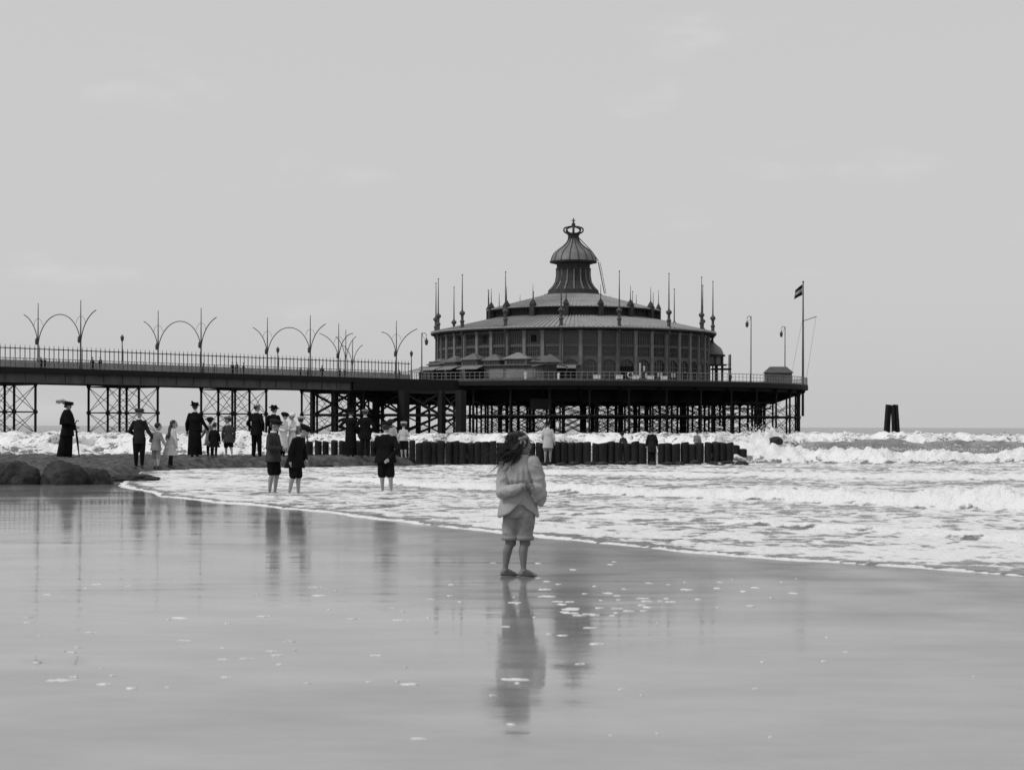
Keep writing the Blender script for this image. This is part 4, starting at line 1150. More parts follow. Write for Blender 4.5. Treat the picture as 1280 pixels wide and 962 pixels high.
ARMS = {'hang': ((.150, .0, .63), (.155, .03, .50)), 'back': ((.165, -.07, .64), (.03, -.125, .56)), 'front': ((.150, .01, .64), (.03, .135, .63)),
        'pocket': ((.18, -.035, .64), (.125, .05, .53)), 'hip': ((.23, -.03, .66), (.11, .03, .60)), 'hold': ((.16, .02, .64), (.235, .05, .52)),
        'stick': ((.155, .06, .65), (.12, .19, .575)), 'up': ((.17, .10, .70), (.10, .18, .80)), 'mid': ((.16, .0, .64), (.13, .14, .60)), 'low': ((.15, .03, .63), (.10, .12, .52))}

def person(label, px, ytop, yfeet, D, yaw, age='adult', hat=None, hat_h=.05, hat_m=None, arms=('hang', 'hang'), legs=None, lean=0.0, nod=0.0, turn=0.0,
           top=None, bottom=None, stock=None, shoes=True, hair='short', hair_m=None, group=None, vox=None, zfix=None, bag=None, W=1.0, sink=0.0):
    fp_ = at(px, yfeet, D); z0 = fp_.z if zfix is None else zfix
    total = (yfeet - ytop) / F * D + (fp_.z - z0)
    H = total / (1 + hat_h) * 1.0
    z0 -= sink; H += sink
    e = empty('person', (fp_.x, fp_.y, z0), label, 'person', group)
    e.rotation_euler = (0, 0, R(yaw))
    ORIGIN[e.name] = Vector((0, 0, 0))
    hh = {'adult': .132, 'teen': .148, 'child': .172}[age]
    zs = {'adult': .822, 'teen': .805, 'child': .775}[age]; zh = {'adult': .51, 'teen': .50, 'child': .465}[age]
    sw = {'adult': .102, 'teen': .100, 'child': .098}[age] * W
    zk = zh * .545
    v = vox or max(.009, .0075 * H)
    def LP(x, f, z):       # local point: x to the person's left, f forward, z up, all in body heights
        ln = lean * max(0, (z - zh) / (zs - zh))
        return Vector((x * H, -(f + ln) * H, z * H))
    hc = LP(0, .012 + nod * .35, 1 - hh / 2 - abs(nod) * .18)
    rh = Matrix.Rotation(R(turn), 3, 'Z') @ Matrix.Rotation(nod * 2.2, 3, 'X')
    def HP(x, f, z): return hc + rh @ Vector((x * hh * H, -f * hh * H, z * hh * H))
    # --- joints
    legs = legs or ((.0, .0, .0, .0), (.0, .0, .0, .0))
    J = {}
    for s, sd in ((1, 0), (-1, 1)):
        kf, af, ax, az = legs[sd]
        J['hip', s] = LP(s * .050, 0, zh); J['knee', s] = LP(s * (.052 + ax * .5), .012 + kf, zk + az * .3)
        J['ank', s] = LP(s * (.048 + ax), af, .042 + az)
        d = (J['ank', s] - J['knee', s]); d.z = 0
        el, wr = ARMS[arms[sd]] if isinstance(arms[sd], str) else arms[sd]
        k = zs / .822
        J['sh', s] = LP(s * sw * .95, 0, zs - .028); J['el', s] = LP(s * el[0] * (.4 + .6 * W), el[1], el[2] * k); J['wr', s] = LP(s * wr[0], wr[1], wr[2] * k)
    # --- body: one continuous skin surface
    b = MB()
    b.ell(hc + rh @ Vector((0, .004 * H, hh * .10 * H)), (hh * .365 * H, hh * .44 * H, hh * .40 * H), 14, 10, rh)
    b.ell(HP(0, .10, -.20), (hh * .27 * H, hh * .28 * H, hh * .30 * H), 12, 8, rh)
    b.cap(HP(0, .42, .04), hh * .035 * H, HP(0, .50, -.09), hh * .06 * H, 8)
    b.cap(HP(-.10, .40, -.25), hh * .035 * H, HP(.10, .40, -.25), hh * .035 * H, 8)
    for s in (-1, 1):
        b.ell(HP(s * .37, -.02, -.02), (hh * .05 * H, hh * .09 * H, hh * .13 * H), 8, 6, rh)
        b.cap(HP(s * .06, .40, .10), hh * .035 * H, HP(s * .24, .35, .10), hh * .04 * H, 8)
    b.cap(LP(0, 0, zs + .005), .030 * H, HP(0, -.08, -.30), .027 * H)
    b.loft([(0, -lean * H, (zs + .005) * H, .05 * H, .035 * H), (0, -lean * .97 * H, (zs - .02) * H, sw * .92 * H, .045 * H), (0, -lean * .7 * H, (zs - .10) * H, .095 * H, .06 * H),
            (0, -lean * .35 * H, (zh + .12) * H, .078 * H, .052 * H), (0, 0, (zh + .02) * H, .09 * H, .062 * H), (0, 0, (zh - .03) * H, .08 * H, .06 * H)])
    for s in (1, -1):
        b.cap(J['sh', s], .033 * H, J['el', s], .024 * H); b.cap(J['el', s], .025 * H, J['wr', s], .016 * H)
        b.cap(J['hip', s], .056 * H, J['knee', s], .036 * H)
        cf = J['knee', s].lerp(J['ank', s], .3) + Vector((0, .008 * H, 0))
        b.cap(J['knee', s], .034 * H, cf, .034 * H); b.cap(cf, .034 * H, J['ank', s], .019 * H)
        an = J['ank', s]
        b.cap(Vector((an.x, an.y + .015 * H, an.z - .022 * H)), .020 * H, Vector((an.x + s * .012 * H, an.y - .095 * H, an.z - .030 * H)), .014 * H)
        # hand: palm, four fingers, thumb from the side of the palm
        d = (J['wr', s] - J['el', s]).normalized()
        sd_ = d.cross(Vector((0, 1, 0)) if abs(d.y) < .8 else Vector((0, 0, 1))).normalized()
        nd = d.cross(sd_).normalized(); w0 = J['wr', s]
        b.cap(w0, .014 * H, w0 + d * .036 * H, .019 * H)
        for k in range(4):
            o_ = sd_ * ((k - 1.5) * .0125 * H); r0 = w0 + d * .045 * H + o_; ln = (.036, .043, .040, .030)[k] * H
            m_ = r0 + d * ln * .55 + nd * .006 * H
            b.cap(r0, .0065 * H, m_, .006 * H, 6); b.cap(m_, .006 * H, m_ + d * ln * .4 + nd * .014 * H, .005 * H, 6)
        t0 = w0 + d * .014 * H - sd_ * .016 * H
        b.cap(t0, .008 * H, t0 + d * .026 * H - sd_ * .018 * H, .0065 * H, 6)
    body = skin(b, 'body', M_skin, e, v)
    if not vox:
        for s in (-1, 1):
            q = MB(); q.ell(HP(s * .15, .40, .04), (hh * .055 * H, hh * .04 * H, hh * .035 * H), 8, 6, rh); place('eye', q.mesh('eye', M_hair, True), body)
    # --- clothes
    c_v = v * 1.1
    if stock:
        q = MB()
        for s in (1, -1):
            cf = J['knee', s].lerp(J['ank', s], .3) + Vector((0, .008 * H, 0))
            q.cap(J['knee', s] + Vector((0, 0, .02 * H)), .041 * H, cf, .040 * H); q.cap(cf, .040 * H, J['ank', s], .026 * H)
        skin(q, 'stockings', stock, e, c_v)
    if shoes:
        for s in (1, -1):
            an = J['ank', s]; q = MB()
            q.cap(an + Vector((0, 0, .02 * H)), .029 * H, an + Vector((0, .012 * H, -.018 * H)), .027 * H); q.cap(an + Vector((0, .015 * H, -.020 * H)), .026 * H, an + Vector((s * .012 * H, -.095 * H, -.025 * H)), .019 * H)
            skin(q, 'shoe', M_shoe, e, c_v)
    if bottom:
        kind, hem, m_ = bottom[:3]; fl_ = bottom[3] if len(bottom) > 3 else 0.0
        q = MB()
        if kind == 'skirt':
            fo_ = [LP(0, 0, zh + .12), LP(0, 0, zh), LP(0, 0, (zh + hem) / 2), LP(0, 0, hem)]
            sx_ = (J['ank', 1] + J['ank', -1]) / 2; drift = bottom[4] if len(bottom) > 4 else 0.0
            rg_ = [(.085, .065), (.115, .092), (.125 + fl_ * .5, .105 + fl_ * .5), (.13 + fl_, .115 + fl_)]
            n = 36; vs = []; fs = []
            zz = [zh + .12, zh + .02, zh * .75 + hem * .25, zh * .4 + hem * .6, hem + .02, hem]
            rr = [(.082, .062), (.112, .09), (.118 + fl_ * .3, .098 + fl_ * .3), (.122 + fl_ * .7, .105 + fl_ * .7), (.127 + fl_, .11 + fl_), (.122 + fl_, .105 + fl_)]
            for j, (z_, (a_, c_)) in enumerate(zip(zz, rr)):
                tt = max(0, min(1, (zh - z_) / (zh - hem + 1e-6)))
                for k in range(n):
                    an = 2 * math.pi * k / n; pl = 1 + .055 * tt * math.sin(an * 9 + 1.3) + .03 * tt * math.sin(an * 4)
                    p = LP(0, 0, z_); vs.append((p.x + a_ * H * W * pl * math.cos(an), p.y + drift * H * tt + c_ * H * pl * math.sin(an), p.z))
            for j in range(len(zz) - 1):
                for k in range(n): fs.append((j * n + k, j * n + (k + 1) % n, (j + 1) * n + (k + 1) % n, (j + 1) * n + k))
            fs.append(tuple(range(n))); fs.append(tuple(reversed(range((len(zz) - 1) * n, len(zz) * n))))
            q.add(vs, [tuple(reversed(f)) for f in fs]); place('skirt', q.mesh('skirt', m_, True), e)
        else:
            q.loft([(0, 0, (zh + .10) * H, .085 * H, .062 * H), (0, 0, (zh + .02) * H, .10 * H, .075 * H), (0, 0, (zh - .035) * H, .096 * H, .075 * H)])
            for s in (1, -1):
                hp = J['hip', s]; kn = J['knee', s]; an = J['ank', s]
                if hem > zk - .02:
                    f_ = (zh - hem) / (zh - zk); q.cap(hp, .064 * H, hp.lerp(kn, min(f_, 1.05)), (.056 + fl_) * H)
                else:
                    q.cap(hp, .064 * H, kn, .048 * H); f_ = (zk - hem) / (zk - .042); q.cap(kn, .048 * H, kn.lerp(an, min(f_, 1)), .037 * H)
            skin(q, 'shorts' if hem > .15 else 'trousers', m_, e, c_v, 3)
    if top:
        m_, hem, fl_ = top[:3]; sl = top[3] if len(top) > 3 else 1.0; cape = top[4] if len(top) > 4 else 0
        q = MB()
        def ring(z, a_, c_): p = LP(0, 0, z); return (p.x, p.y, p.z, a_ * H * W, c_ * H)
        rs_ = [ring(zs + .028, .038, .036), ring(zs + .010, .055, .042), ring(zs - .012, sw * .84, .054), ring(zs - .04, sw + .012, .062), ring(zs - .11, .112, .078), ring(zh + .13, .100, .074), ring(zh + .02, .112 + fl_ * .3, .086 + fl_ * .3)]
        if hem < zh: rs_.append(ring(hem, .115 + fl_, .092 + fl_))
        else: rs_[-1] = ring(hem, .112 + fl_, .082 + fl_)
        q.loft(rs_)
        for s in (1, -1):
            q.cap(J['sh', s], .038 * H, J['el', s], .034 * H); q.cap(J['el', s], .036 * H, J['el', s].lerp(J['wr', s], sl * .97), .027 * H)
        if cape:
            q.loft([ring(zs + .05, .055, .055), ring(zs - .02, .125, .085), ring(zs - .12, .150, .12), ring(zs - .22, .155, .125)])
        skin(q, 'jacket' if bottom and bottom[0] != 'skirt' else 'bodice', m_, e, c_v, 3)
        q = MB(); q.lathe([(.041 * H, .0), (.043 * H, .022 * H), (.036 * H, .024 * H), (.034 * H, .0)], 14, LP(0, .006, zs + .020)); place('collar', q.mesh('collar', M_whitec, True), e)
    # --- hair and hat
    hm = hair_m or M_hair
    q = MB()
    q.ell(hc + rh @ Vector((0, hh * .10 * H, hh * .14 * H)), (hh * .40 * H, hh * .43 * H, hh * .40 * H), 14, 10, rh)
    if hair == 'long':
        for k in range(7):
            a = (k - 3) * .35
            p0 = HP(.34 * math.sin(a), -.32 * math.cos(a), .05); p1 = HP(.40 * math.sin(a), -.42 * math.cos(a), -.5); p2 = LP(.07 * math.sin(a), -.085, zs - .13 - .02 * (k % 3))
            q.cap(p0, .024 * H, p1, .026 * H, 8); q.cap(p1, .026 * H, p2, .010 * H, 8)
    if hair == 'bun': q.ell(HP(0, -.42, -.02), (hh * .22 * H, hh * .2 * H, hh * .2 * H), 10, 8)
    skin(q, 'hair', hm, e, v, 2)
    hm = hat_m or M_black
    def HR(prof, n=22, off=(0, 0, 0), sy=1.0, tilt=0.0):
        q = MB(); q.lathe([(r * hh * H, z * hh * H) for r, z in prof], n)
        tm = rh @ Matrix.Rotation(tilt, 3, 'X')
        q.v = [tuple(hc + rh @ Vector((off[0] * hh * H, -off[1] * hh * H, off[2] * hh * H)) + tm @ Vector((p[0], p[1] * sy, p[2]))) for p in q.v]
        return q
    if hat == 'cap':
        q = HR([(0, -.02), (.44, -.02), (.50, .10), (.58, .20), (.56, .27), (.40, .34), (0, .36)], 22, (0, .02, .22), 1.12, .12)
        h_ = place('flat_cap', q.mesh('flat_cap', hm, True), e)
        q = MB(); n = 10; vs = []
        for k in range(n + 1):
            a = R(-62 + 124 * k / n)
            for r_, z_ in ((.44, .24), (.66 + .10 * math.cos(a), .15)): vs.append(HP(r_ * math.sin(a), r_ * math.cos(a), z_))
        vs += [p - Vector((0, 0, .03 * hh * H)) for p in vs]; m0 = 2 * (n + 1)
        fs = [(2 * k, 2 * k + 1, 2 * k + 3, 2 * k + 2) for k in range(n)] + [(m0 + 2 * k + 2, m0 + 2 * k + 3, m0 + 2 * k + 1, m0 + 2 * k) for k in range(n)] + [(2 * k + 1, m0 + 2 * k + 1, m0 + 2 * k + 3, 2 * k + 3) for k in range(n)]
        q.add(vs, fs); place('visor', q.mesh('visor', hm, True), h_)
    elif hat == 'boater':
        q = HR([(0, .0), (.46, .0), (.82, .02), (.83, .06), (.46, .07), (.45, .36), (.42, .38), (0, .38)], 24, (0, 0, .24)); h_ = place('straw_boater', q.mesh('straw_boater', hm, False), e)
        q = HR([(.462, .08), (.47, .09), (.468, .2), (.458, .21)], 24, (0, 0, .24)); place('hat_band', q.mesh('hat_band', M_black), h_)
    elif hat == 'toque':
        q = HR([(0, .0), (.45, .0), (.66, .05), (.72, .12), (.62, .15), (.50, .16), (.48, .38), (.36, .48), (0, .50)], 26, (0, -.03, .18), 1.0, .08); h_ = place('trimmed_hat', q.mesh('trimmed_hat', hm, True), e)
        rr = random.Random(int(px)); q = MB()
        for k in range(8):
            a = k * .8; q.ell(HP(.36 * math.cos(a), .36 * math.sin(a), .50 + rr.uniform(-.05, .18)), (hh * .2 * H, hh * .2 * H, hh * .16 * H), 8, 6)
        place('hat_trim', q.mesh('hat_trim', hm, True), h_)
        q = MB(); q.tube([HP(.2, -.2, .5), HP(.32, -.45, .8), HP(.25, -.75, .95)], [.012 * H, .016 * H, .004 * H], 6); place('feather', q.mesh('feather', hm, True), h_)
    elif hat in ('wide', 'plume'):
        q = HR([(0, .0), (.45, .0), (.70, .06), (.82, .14), (.80, .18), (.66, .15), (.52, .17), (.50, .38), (.38, .48), (0, .50)], 26, (0, -.05, .18), 1.0, .08); h_ = place('wide_hat', q.mesh('wide_hat', hm, True), e)
        if hat == 'wide':
            q = MB(); rr = random.Random(int(px))
            for k in range(9):
                a = rr.uniform(0, 6.28); q.ell(HP(.42 * math.cos(a), .42 * math.sin(a), .50 + rr.uniform(-.06, .14)), (hh * .17 * H, hh * .17 * H, hh * .13 * H), 8, 6)
            place('hat_trim', q.mesh('hat_trim', hm, True), h_)
        else:
            q = MB()
            for k in range(26):
                rr = random.Random(k); sp = rr.uniform(-.3, .3); up_ = rr.uniform(-.12, .25)
                q.tube([HP(.15 + sp * .4, -.1, .52), HP(.2 + sp, -.9, .66 + up_), HP(.1 + sp, -1.75, .55 + up_ * .8 + rr.uniform(-.25, .1))], [.010 * H, .015 * H, .004 * H], 5)
            place('plume', q.mesh('plume', M_light, True), h_)
            q = MB()
            for k in range(10):
                a = k * .63; q.ell(HP(.4 * math.cos(a), .1 + .4 * math.sin(a), .46), (hh * .22 * H, hh * .22 * H, hh * .17 * H), 8, 6)
            place('hat_trim', q.mesh('hat_trim', hm, True), h_)
    elif hat == 'brim':
        q = HR([(0, .02), (.45, .0), (.80, -.05), (.82, -.01), (.50, .10), (.46, .26), (.30, .36), (0, .40)], 22, (0, 0, .20), 1.0, .05); h_ = place('brimmed_hat', q.mesh('brimmed_hat', hm, True), e)
        q = HR([(.505, .09), (.52, .11), (.50, .19), (.485, .2)], 22, (0, 0, .20), 1.0, .05); place('hat_band', q.mesh('hat_band', M_char, True), h_)
    elif hat == 'bonnet':
        q = HR([(0, -.1), (.50, -.08), (.62, .05), (.64, .2), (.52, .36), (.3, .44), (0, .46)], 22, (0, -.06, .14), 1.0, .15); place('bonnet', q.mesh('bonnet', hm, True), e)
    if bag == 'umbrella':
        w0 = J['wr', -1]; q = MB(); tip = Vector((w0.x, w0.y - .08 * H, .005)); top_ = w0 + Vector((0, .0, .05 * H)) 
        q.tube([top_ + Vector((0, -.02 * H, .02 * H)), top_, tip.lerp(top_, .9), tip.lerp(top_, .55), tip.lerp(top_, .12), tip], [.006 * H, .008 * H, .012 * H, .022 * H, .010 * H, .005 * H], 8)
        um = empty('umbrella', (fp_.x, fp_.y, z0), 'rolled dark umbrella held point down by the woman in the plumed hat', 'umbrella'); um.rotation_euler = e.rotation_euler; ORIGIN[um.name] = Vector((0, 0, 0))
        place('canopy', q.mesh('canopy', M_black, True), um)
        q = MB(); q.tube([top_, top_ + Vector((0, -.02 * H, .05 * H)), top_ + Vector((0, -.05 * H, .055 * H)), top_ + Vector((0, -.06 * H, .035 * H))], .009 * H, 7); place('handle', q.mesh('handle', M_shoe, True), um)
    return e

B = 'bystanders on the rubble bank'
walk = ((.05, .07, 0, 0), (-.02, -.07, 0, .02))
def bank(px, y): return None
person('woman in long black coat and plumed wide hat standing apart with an umbrella', 84, 499, 573, 53, 84, 'adult', 'plume', .055, M_black, ('low', 'stick'), None, .0, .02, 0,
       (M_black, .40, .03, 1, 1), ('skirt', .035, M_black, .012, .05), None, True, 'bun', bag='umbrella', W=1.3)
person('boy in flat cap and dark suit leading a small child by the hand', 174, 509, 585.5, 46, 12, 'teen', 'cap', .03, M_tweed, ('hold', 'back'), ((.03, .03, .0, 0), (-.0, -.03, 0, .0)), 0, 0, 15,
       (M_char, .42, .008), ('trousers', .24, M_black, 0), M_black, True, W=.9)
person('small child in pale sailor suit holding the hand of the boy in the flat cap', 195, 527.5, 586.5, 46, 150, 'child', None, .0, None, ('mid', 'hold'), ((.03, .06, .03, 0), (-.01, -.02, .03, 0)), .03, .05, -20,
       (M_midcl, .40, .02), ('shorts', .22, M_midcl, .012), None, True)
person('girl in pale dress with long dark hair looking down beside the small child', 213, 524, 585.5, 46.3, 140, 'child', None, .0, None, ('front', 'hang'), walk, .03, .10, -50,
       (M_light, .42, .02), ('skirt', .27, M_light, .03), M_black, True, 'long')
person('woman seen from behind in long black coat holding a child by the hand', 243.5, 501, 571.5, 54, 176, 'adult', 'toque', .05, M_black, ('hang', 'hold'), None, 0, 0, 0,
       (M_black, .50, .01), ('skirt', .045, M_black, .005), None, True, 'bun')
person('child in pale smock and brimmed hat beside the woman in black', 262.5, 519, 571.5, 54.4, 178, 'child', 'brim', .05, M_char, ('hold', 'hang'), None, 0, 0, 0,
       (M_midcl, .40, .02), ('skirt', .30, M_midcl, .02), M_black, True)
person('small child in dark coat standing in front of the brimmed-hat child', 268, 528, 571.5, 53.4, 170, 'child', None, .0, None, ('hang', 'hang'), None, 0, .02, 0,
       (M_black, .30, .045), ('skirt', .29, M_black, .03), M_black, True)
person('bare-legged boy in grey coat and pale cap stepping along the bank', 286, 519, 571.5, 53.8, -155, 'child', 'cap', .03, M_midcl, ('hang', 'hang'), ((.05, .06, 0, 0), (-.03, -.12, 0, .03)), .04, 0, 60,
       (M_tweed, .36, .035), ('shorts', .28, M_black, .005), None, False)
person('man in dark suit and straw boater with hands in pockets', 320.5, 503.5, 571.5, 55.5, 150, 'adult', 'boater', .03, M_straw, ('pocket', 'pocket'), ((0, .0, .02, 0), (0, .02, .02, 0)), 0, .02, -40,
       (M_black, .42, .012), ('trousers', .05, M_black, 0), None, True)
person('woman in black with broad trimmed hat standing beside the man in the boater', 342, 504.5, 571.5, 55.8, 160, 'adult', 'wide', .05, M_black, ('front', 'front'), None, 0, .03, -30,
       (M_black, .50, .01), ('skirt', .045, M_black, .01), None, True, 'bun')
person('girl in white dress with dark bonnet beside the woman in the broad hat', 353, 512.5, 571.5, 55.2, 60, 'teen', 'bonnet', .05, M_black, ('front', 'mid'), None, .03, .06, 0,
       (M_whitec, .45, .01), ('skirt', .16, M_whitec, .02), M_black, True)
person('girl in white dress and white bonnet with a dark scarf', 366, 513.5, 571.5, 55.4, -60, 'teen', 'bonnet', .05, M_whitec, ('front', 'front'), None, .0, .04, 0,
       (M_whitec, .45, .01), ('skirt', .18, M_whitec, .03), M_black, True)
person('child in pale cap half hidden behind the stooping wading boy', 376, 520, 571.5, 55.3, 170, 'child', 'cap', .02, M_light, ('hang', 'hang'), None, .0, .0, 0,
       (M_midcl, .42, .01), ('shorts', .25, M_tweed, .0), None, True)
person('woman in black with feathered hat, one hand on her hip, before the piles', 438.5, 509, 571.5, 55.6, 172, 'adult', 'toque', .06, M_black, ('hang', 'hip')[::-1], None, 0, 0, 20,
       (M_black, .50, .01), ('skirt', .045, M_black, .005), None, True, 'bun')
person('man in black overcoat and pale cap beside the woman with hand on hip', 456.5, 511, 571.5, 55.4, 184, 'adult', 'cap', .02, M_midcl, ('pocket', 'pocket'), ((0, 0, .02, 0), (0, 0, .02, 0)), 0, 0, 0,
       (M_black, .38, .012), ('trousers', .05, M_black, 0), None, True, W=1.08)
person('person in pale jacket and dark hat partly hidden behind the wading boy seen from behind', 488.5, 522, 571.5, 55.8, 185, 'teen', 'brim', .04, M_tweed, ('hang', 'hang'), None, 0, 0, 0,
       (M_light, .45, .01), ('shorts', .27, M_black, .0), None, True)
person('child in pale shirt and dark shorts standing before the piles', 504.5, 526, 571.5, 55.4, 168, 'child', 'cap', .03, M_light, ('hang', 'front'), ((0, .02, .01, 0), (0, 0, .01, 0)), 0, 0, 20,
       (M_light, .47, .015), ('shorts', .26, M_black, .0), None, False)
# wading boys
WB = 'boys wading in the wash'
person('boy in tweed jacket and flat cap wading with folded arms', 341.5, 521.5, 615, 33.6, 70, 'teen', 'cap', .03, M_char, ('front', 'front'), ((.02, .0, .005, 0), (.0, -.025, .005, 0)), .0, .05, 0,
       (M_tweed, .44, .015), ('shorts', .31, M_black, .005), None, False, group=WB, sink=.05, W=1.12)
person('boy in black jacket wading with his capped head bowed', 368.5, 527, 616.5, 33.2, 64, 'teen', 'cap', .03, M_black, ('low', 'hang'), ((.02, .02, .01, 0), (-.0, -.05, .01, 0)), .07, .15, 10,
       (M_black, .39, .045), ('shorts', .29, M_black, .0), None, False, group=WB, sink=.05, W=1.1)
person('boy in dark jacket and shorts wading away with one hand behind his back', 482, 525, 613, 34.2, 178, 'teen', 'cap', .03, M_char, ('low', ((.16, -.05, .63), (.06, -.13, .50))), ((.0, .02, -.005, 0), (-.01, -.02, .035, 0)), .03, .06, -10,
       (M_black, .43, .02), ('shorts', .27, M_black, .008), None, False, group=WB, sink=.05, W=1.22)
# children among the piles
person('child in long pale coat standing in the wash before the piles', 685, 525, 577, 57.0, 178, 'teen', 'brim', .03, M_char, ('low', 'hang'), ((0, 0, .02, 0), (0, 0, .01, 0)), .03, .04, -40,
       (M_light, .34, .02), ('shorts', .30, M_midcl, 0), None, False)
person('small dark-clothed child just showing above the pile row', 780, 539.5, 572, 59.3, -30, 'child', 'cap', .02, M_char, ('front', 'low'), None, .08, .06, 0,
       (M_tweed, .40, .02), ('shorts', .28, M_black, 0), None, False)
person('figure in long dark coat and cap standing against the piles', 815, 534, 578, 57.2, 182, 'teen', 'cap', .02, M_tweed, ('hang', 'hang'), None, 0, 0, 0,
       (M_char, .30, .02), ('trousers', .06, M_black, 0), None, True)
person('child in grey jacket behind the piles with arm held out', 871.5, 536, 575, 59.2, 130, 'teen', 'brim', .02, M_tweed, ('front', 'front'), None, 0, 0, 0,
       (M_midcl, .44, .02), ('shorts', .28, M_black, 0), None, False)
person('child in white blouse and dark shorts behind the piles beside the surf', 900, 532.5, 575, 59.2, 150, 'teen', 'cap', .02, M_whitec, ('hang', 'hang'), None, 0, 0, 0,
       (M_whitec, .52, .01), ('shorts', .28, M_black, .01), None, False)

# strollers on the pier: tiny in the picture
PS = 'strollers on the pier'
def stroll(label, p, h, yaw, m_, skirt, hat, arms=('hang', 'hang')):
    px = 640 + p.x / p.y * F; yf = hy(px) - (p.z - CAMH) / p.y * F
    person(label, px, yf - h / p.y * F, yf, p.y, yaw, 'adult', hat, .04, M_black if hat != 'boater' else M_straw, arms, None, 0, 0, 0,
           (m_, .46, .01), ('skirt', .04, m_, .01) if skirt else ('trousers', .05, M_black), None, True, group=PS, vox=.03)
def onwalk(px, w_):
    best = min((abs(640 + pier(t / 4, w_, 0).x / pier(t / 4, w_, 0).y * F - px), t / 4) for t in range(-40, 340))[1]
    return pier(best, w_, DECK)
for px, w_, h, yaw, m_, sk, hat, lb in (
    (114.5, 1.6, 1.70, 30, M_char, True, 'wide', 'woman in grey strolling on the pier next to a man in black'),
    (124.5, 1.5, 1.75, -20, M_black, False, 'cap', 'man in black on the pier beside the woman in grey'),
    (51, 2.0, 1.45, 10, M_black, True, 'wide', 'dark seated-height figure by the railing under the landward lamp arch'),
    (57, 2.2, 1.4, 60, M_char, False, 'cap', 'stooping figure close to the railing under the landward lamp arch'),
    (254, 1.4, 1.45, 90, M_char, True, 'wide', 'short dark woman at the foot of a lamp arch on the pier'),
    (268, 1.4, 1.3, -90, M_black, False, 'cap', 'child in black by the railing past the lamp arch'),
    (289.5, 1.6, 1.7, 20, M_black, True, 'wide', 'woman in black in the close group on the walkway'),
    (295.5, 1.8, 1.78, -30, M_black, False, 'boater', 'man in boater in the close group on the walkway'),
    (304.5, 1.5, 1.72, 100, M_char, False, 'cap', 'man in charcoal a step away from the close group on the walkway'),
    (402, 1.6, 1.7, 0, M_black, False, 'cap', 'man in black standing by the wide-spread lamp standard'),
    (375, 2.0, 1.2, 0, M_char, True, 'wide', 'low dark figure on the bench left of the lone man in black'),
    (384, 2.0, 1.2, 0, M_black, True, 'wide', 'low black figure on the bench at the foot of a lamp arch'),
    (424, 2.0, 1.4, 0, M_black, True, 'wide', 'short dark figure below the widest lamp standard'),
    (431, 2.0, 1.35, 40, M_char, False, 'cap', 'short figure in charcoal next to the dark one below the widest lamp standard'),
    (494, 1.6, 1.5, 40, M_char, True, 'wide', 'woman in charcoal at the foot of the last lamp standard'),
    (499, 1.7, 1.5, -40, M_black, False, 'cap', 'man in black at the foot of the last lamp standard')):
    stroll(lb, onwalk(px, w_), h, yaw, m_, sk, hat)
for px, D, h, yaw, m_, sk, hat, lb in ((525, 294, 1.6, 0, M_black, True, 'wide', 'dark figure by the hooked lamp post near the awnings'),
    (657, 289.5, 1.65, 20, M_whitec, True, 'wide', 'woman in white dress by the rail below the tented stand'), (698, 289.5, 1.3, -30, M_whitec, True, None, 'child in white by the rail beside the tented stand'),
    (856, 296, 1.7, 90, M_black, False, 'cap', 'man in black by the rail near the pavilion turret'), (913, 309, 1.72, -30, M_black, False, 'cap', 'man in black leaning at the rail between turret and tall lamp')):
    p = Vector(((px - 640) / F * D, D, DECK)); stroll(lb, p, h, yaw, m_, sk, hat)
# ------------------------------------------------------------------ the girl on the wet sand
GD = 14.85
gx = (649.5 - 640) / F * GD
GZ = float(sand_z(np.array([[gx]]), np.array([[GD]]))[0, 0])
girl = empty('person', (gx, GD, GZ), 'girl in pale tunic and shorts with wind-blown hair standing on wet sand', 'person')
ORIGIN[girl.name] = Vector((0, 0, 0))
H = 1.165
FW = Vector((math.sin(R(42)), math.cos(R(42)), 0)); RT = Vector((FW.y, -FW.x, 0))      # the way she faces; her right hand
def G(x, y, z): return Vector((x * H, y * H, z * H))      # x right in view, y away, z up
HC = G(.004, .0, .918)
hh = .168 * H
FH = Vector((math.sin(R(66)), math.cos(R(66)), -.04)).normalized(); SH = Vector((FH.y, -FH.x, 0)).normalized()   # head turned to her right
def GH(s, f, z): return HC + SH * (s * hh) + FH * (f * hh) + Vector((0, 0, z * hh))
hrot = Matrix((SH, FH, Vector((0, 0, 1)))).transposed()
SHO = {1: G(.090, -.035, .795), -1: G(-.085, .035, .795)}        # +1 her right side (right in view)
ELB = {1: G(.142, -.045, .600), -1: G(-.120, -.060, .585)}
WRI = {1: G(.080, -.125, .622), -1: G(.020, -.142, .630)}
HIP = {1: G(.045, -.015, .445), -1: G(-.050, .015, .445)}
KNE = {1: G(.038, .010, .235), -1: G(-.062, .030, .235)}
ANK = {1: G(.030, -.018, .045), -1: G(-.098, .020, .045)}
TOE = Vector((math.sin(R(70)), math.cos(R(70)), 0))
b = MB()
b.ell(HC + Vector((0, 0, .10 * hh)), (.37 * hh, .44 * hh, .40 * hh), 18, 14, hrot)
b.ell(GH(0, .12, -.20), (.27 * hh, .28 * hh, .29 * hh), 14, 10, hrot)
b.cap(GH(0, .42, .05), .03 * hh, GH(0, .50, -.08), .05 * hh, 8)
b.cap(GH(-.09, .39, -.22), .03 * hh, GH(.09, .39, -.22), .03 * hh, 8); b.cap(GH(-.07, .385, -.28), .03 * hh, GH(.07, .385, -.28), .03 * hh, 8)
b.ell(GH(0, .34, -.42), (.1 * hh, .09 * hh, .08 * hh), 8, 6)
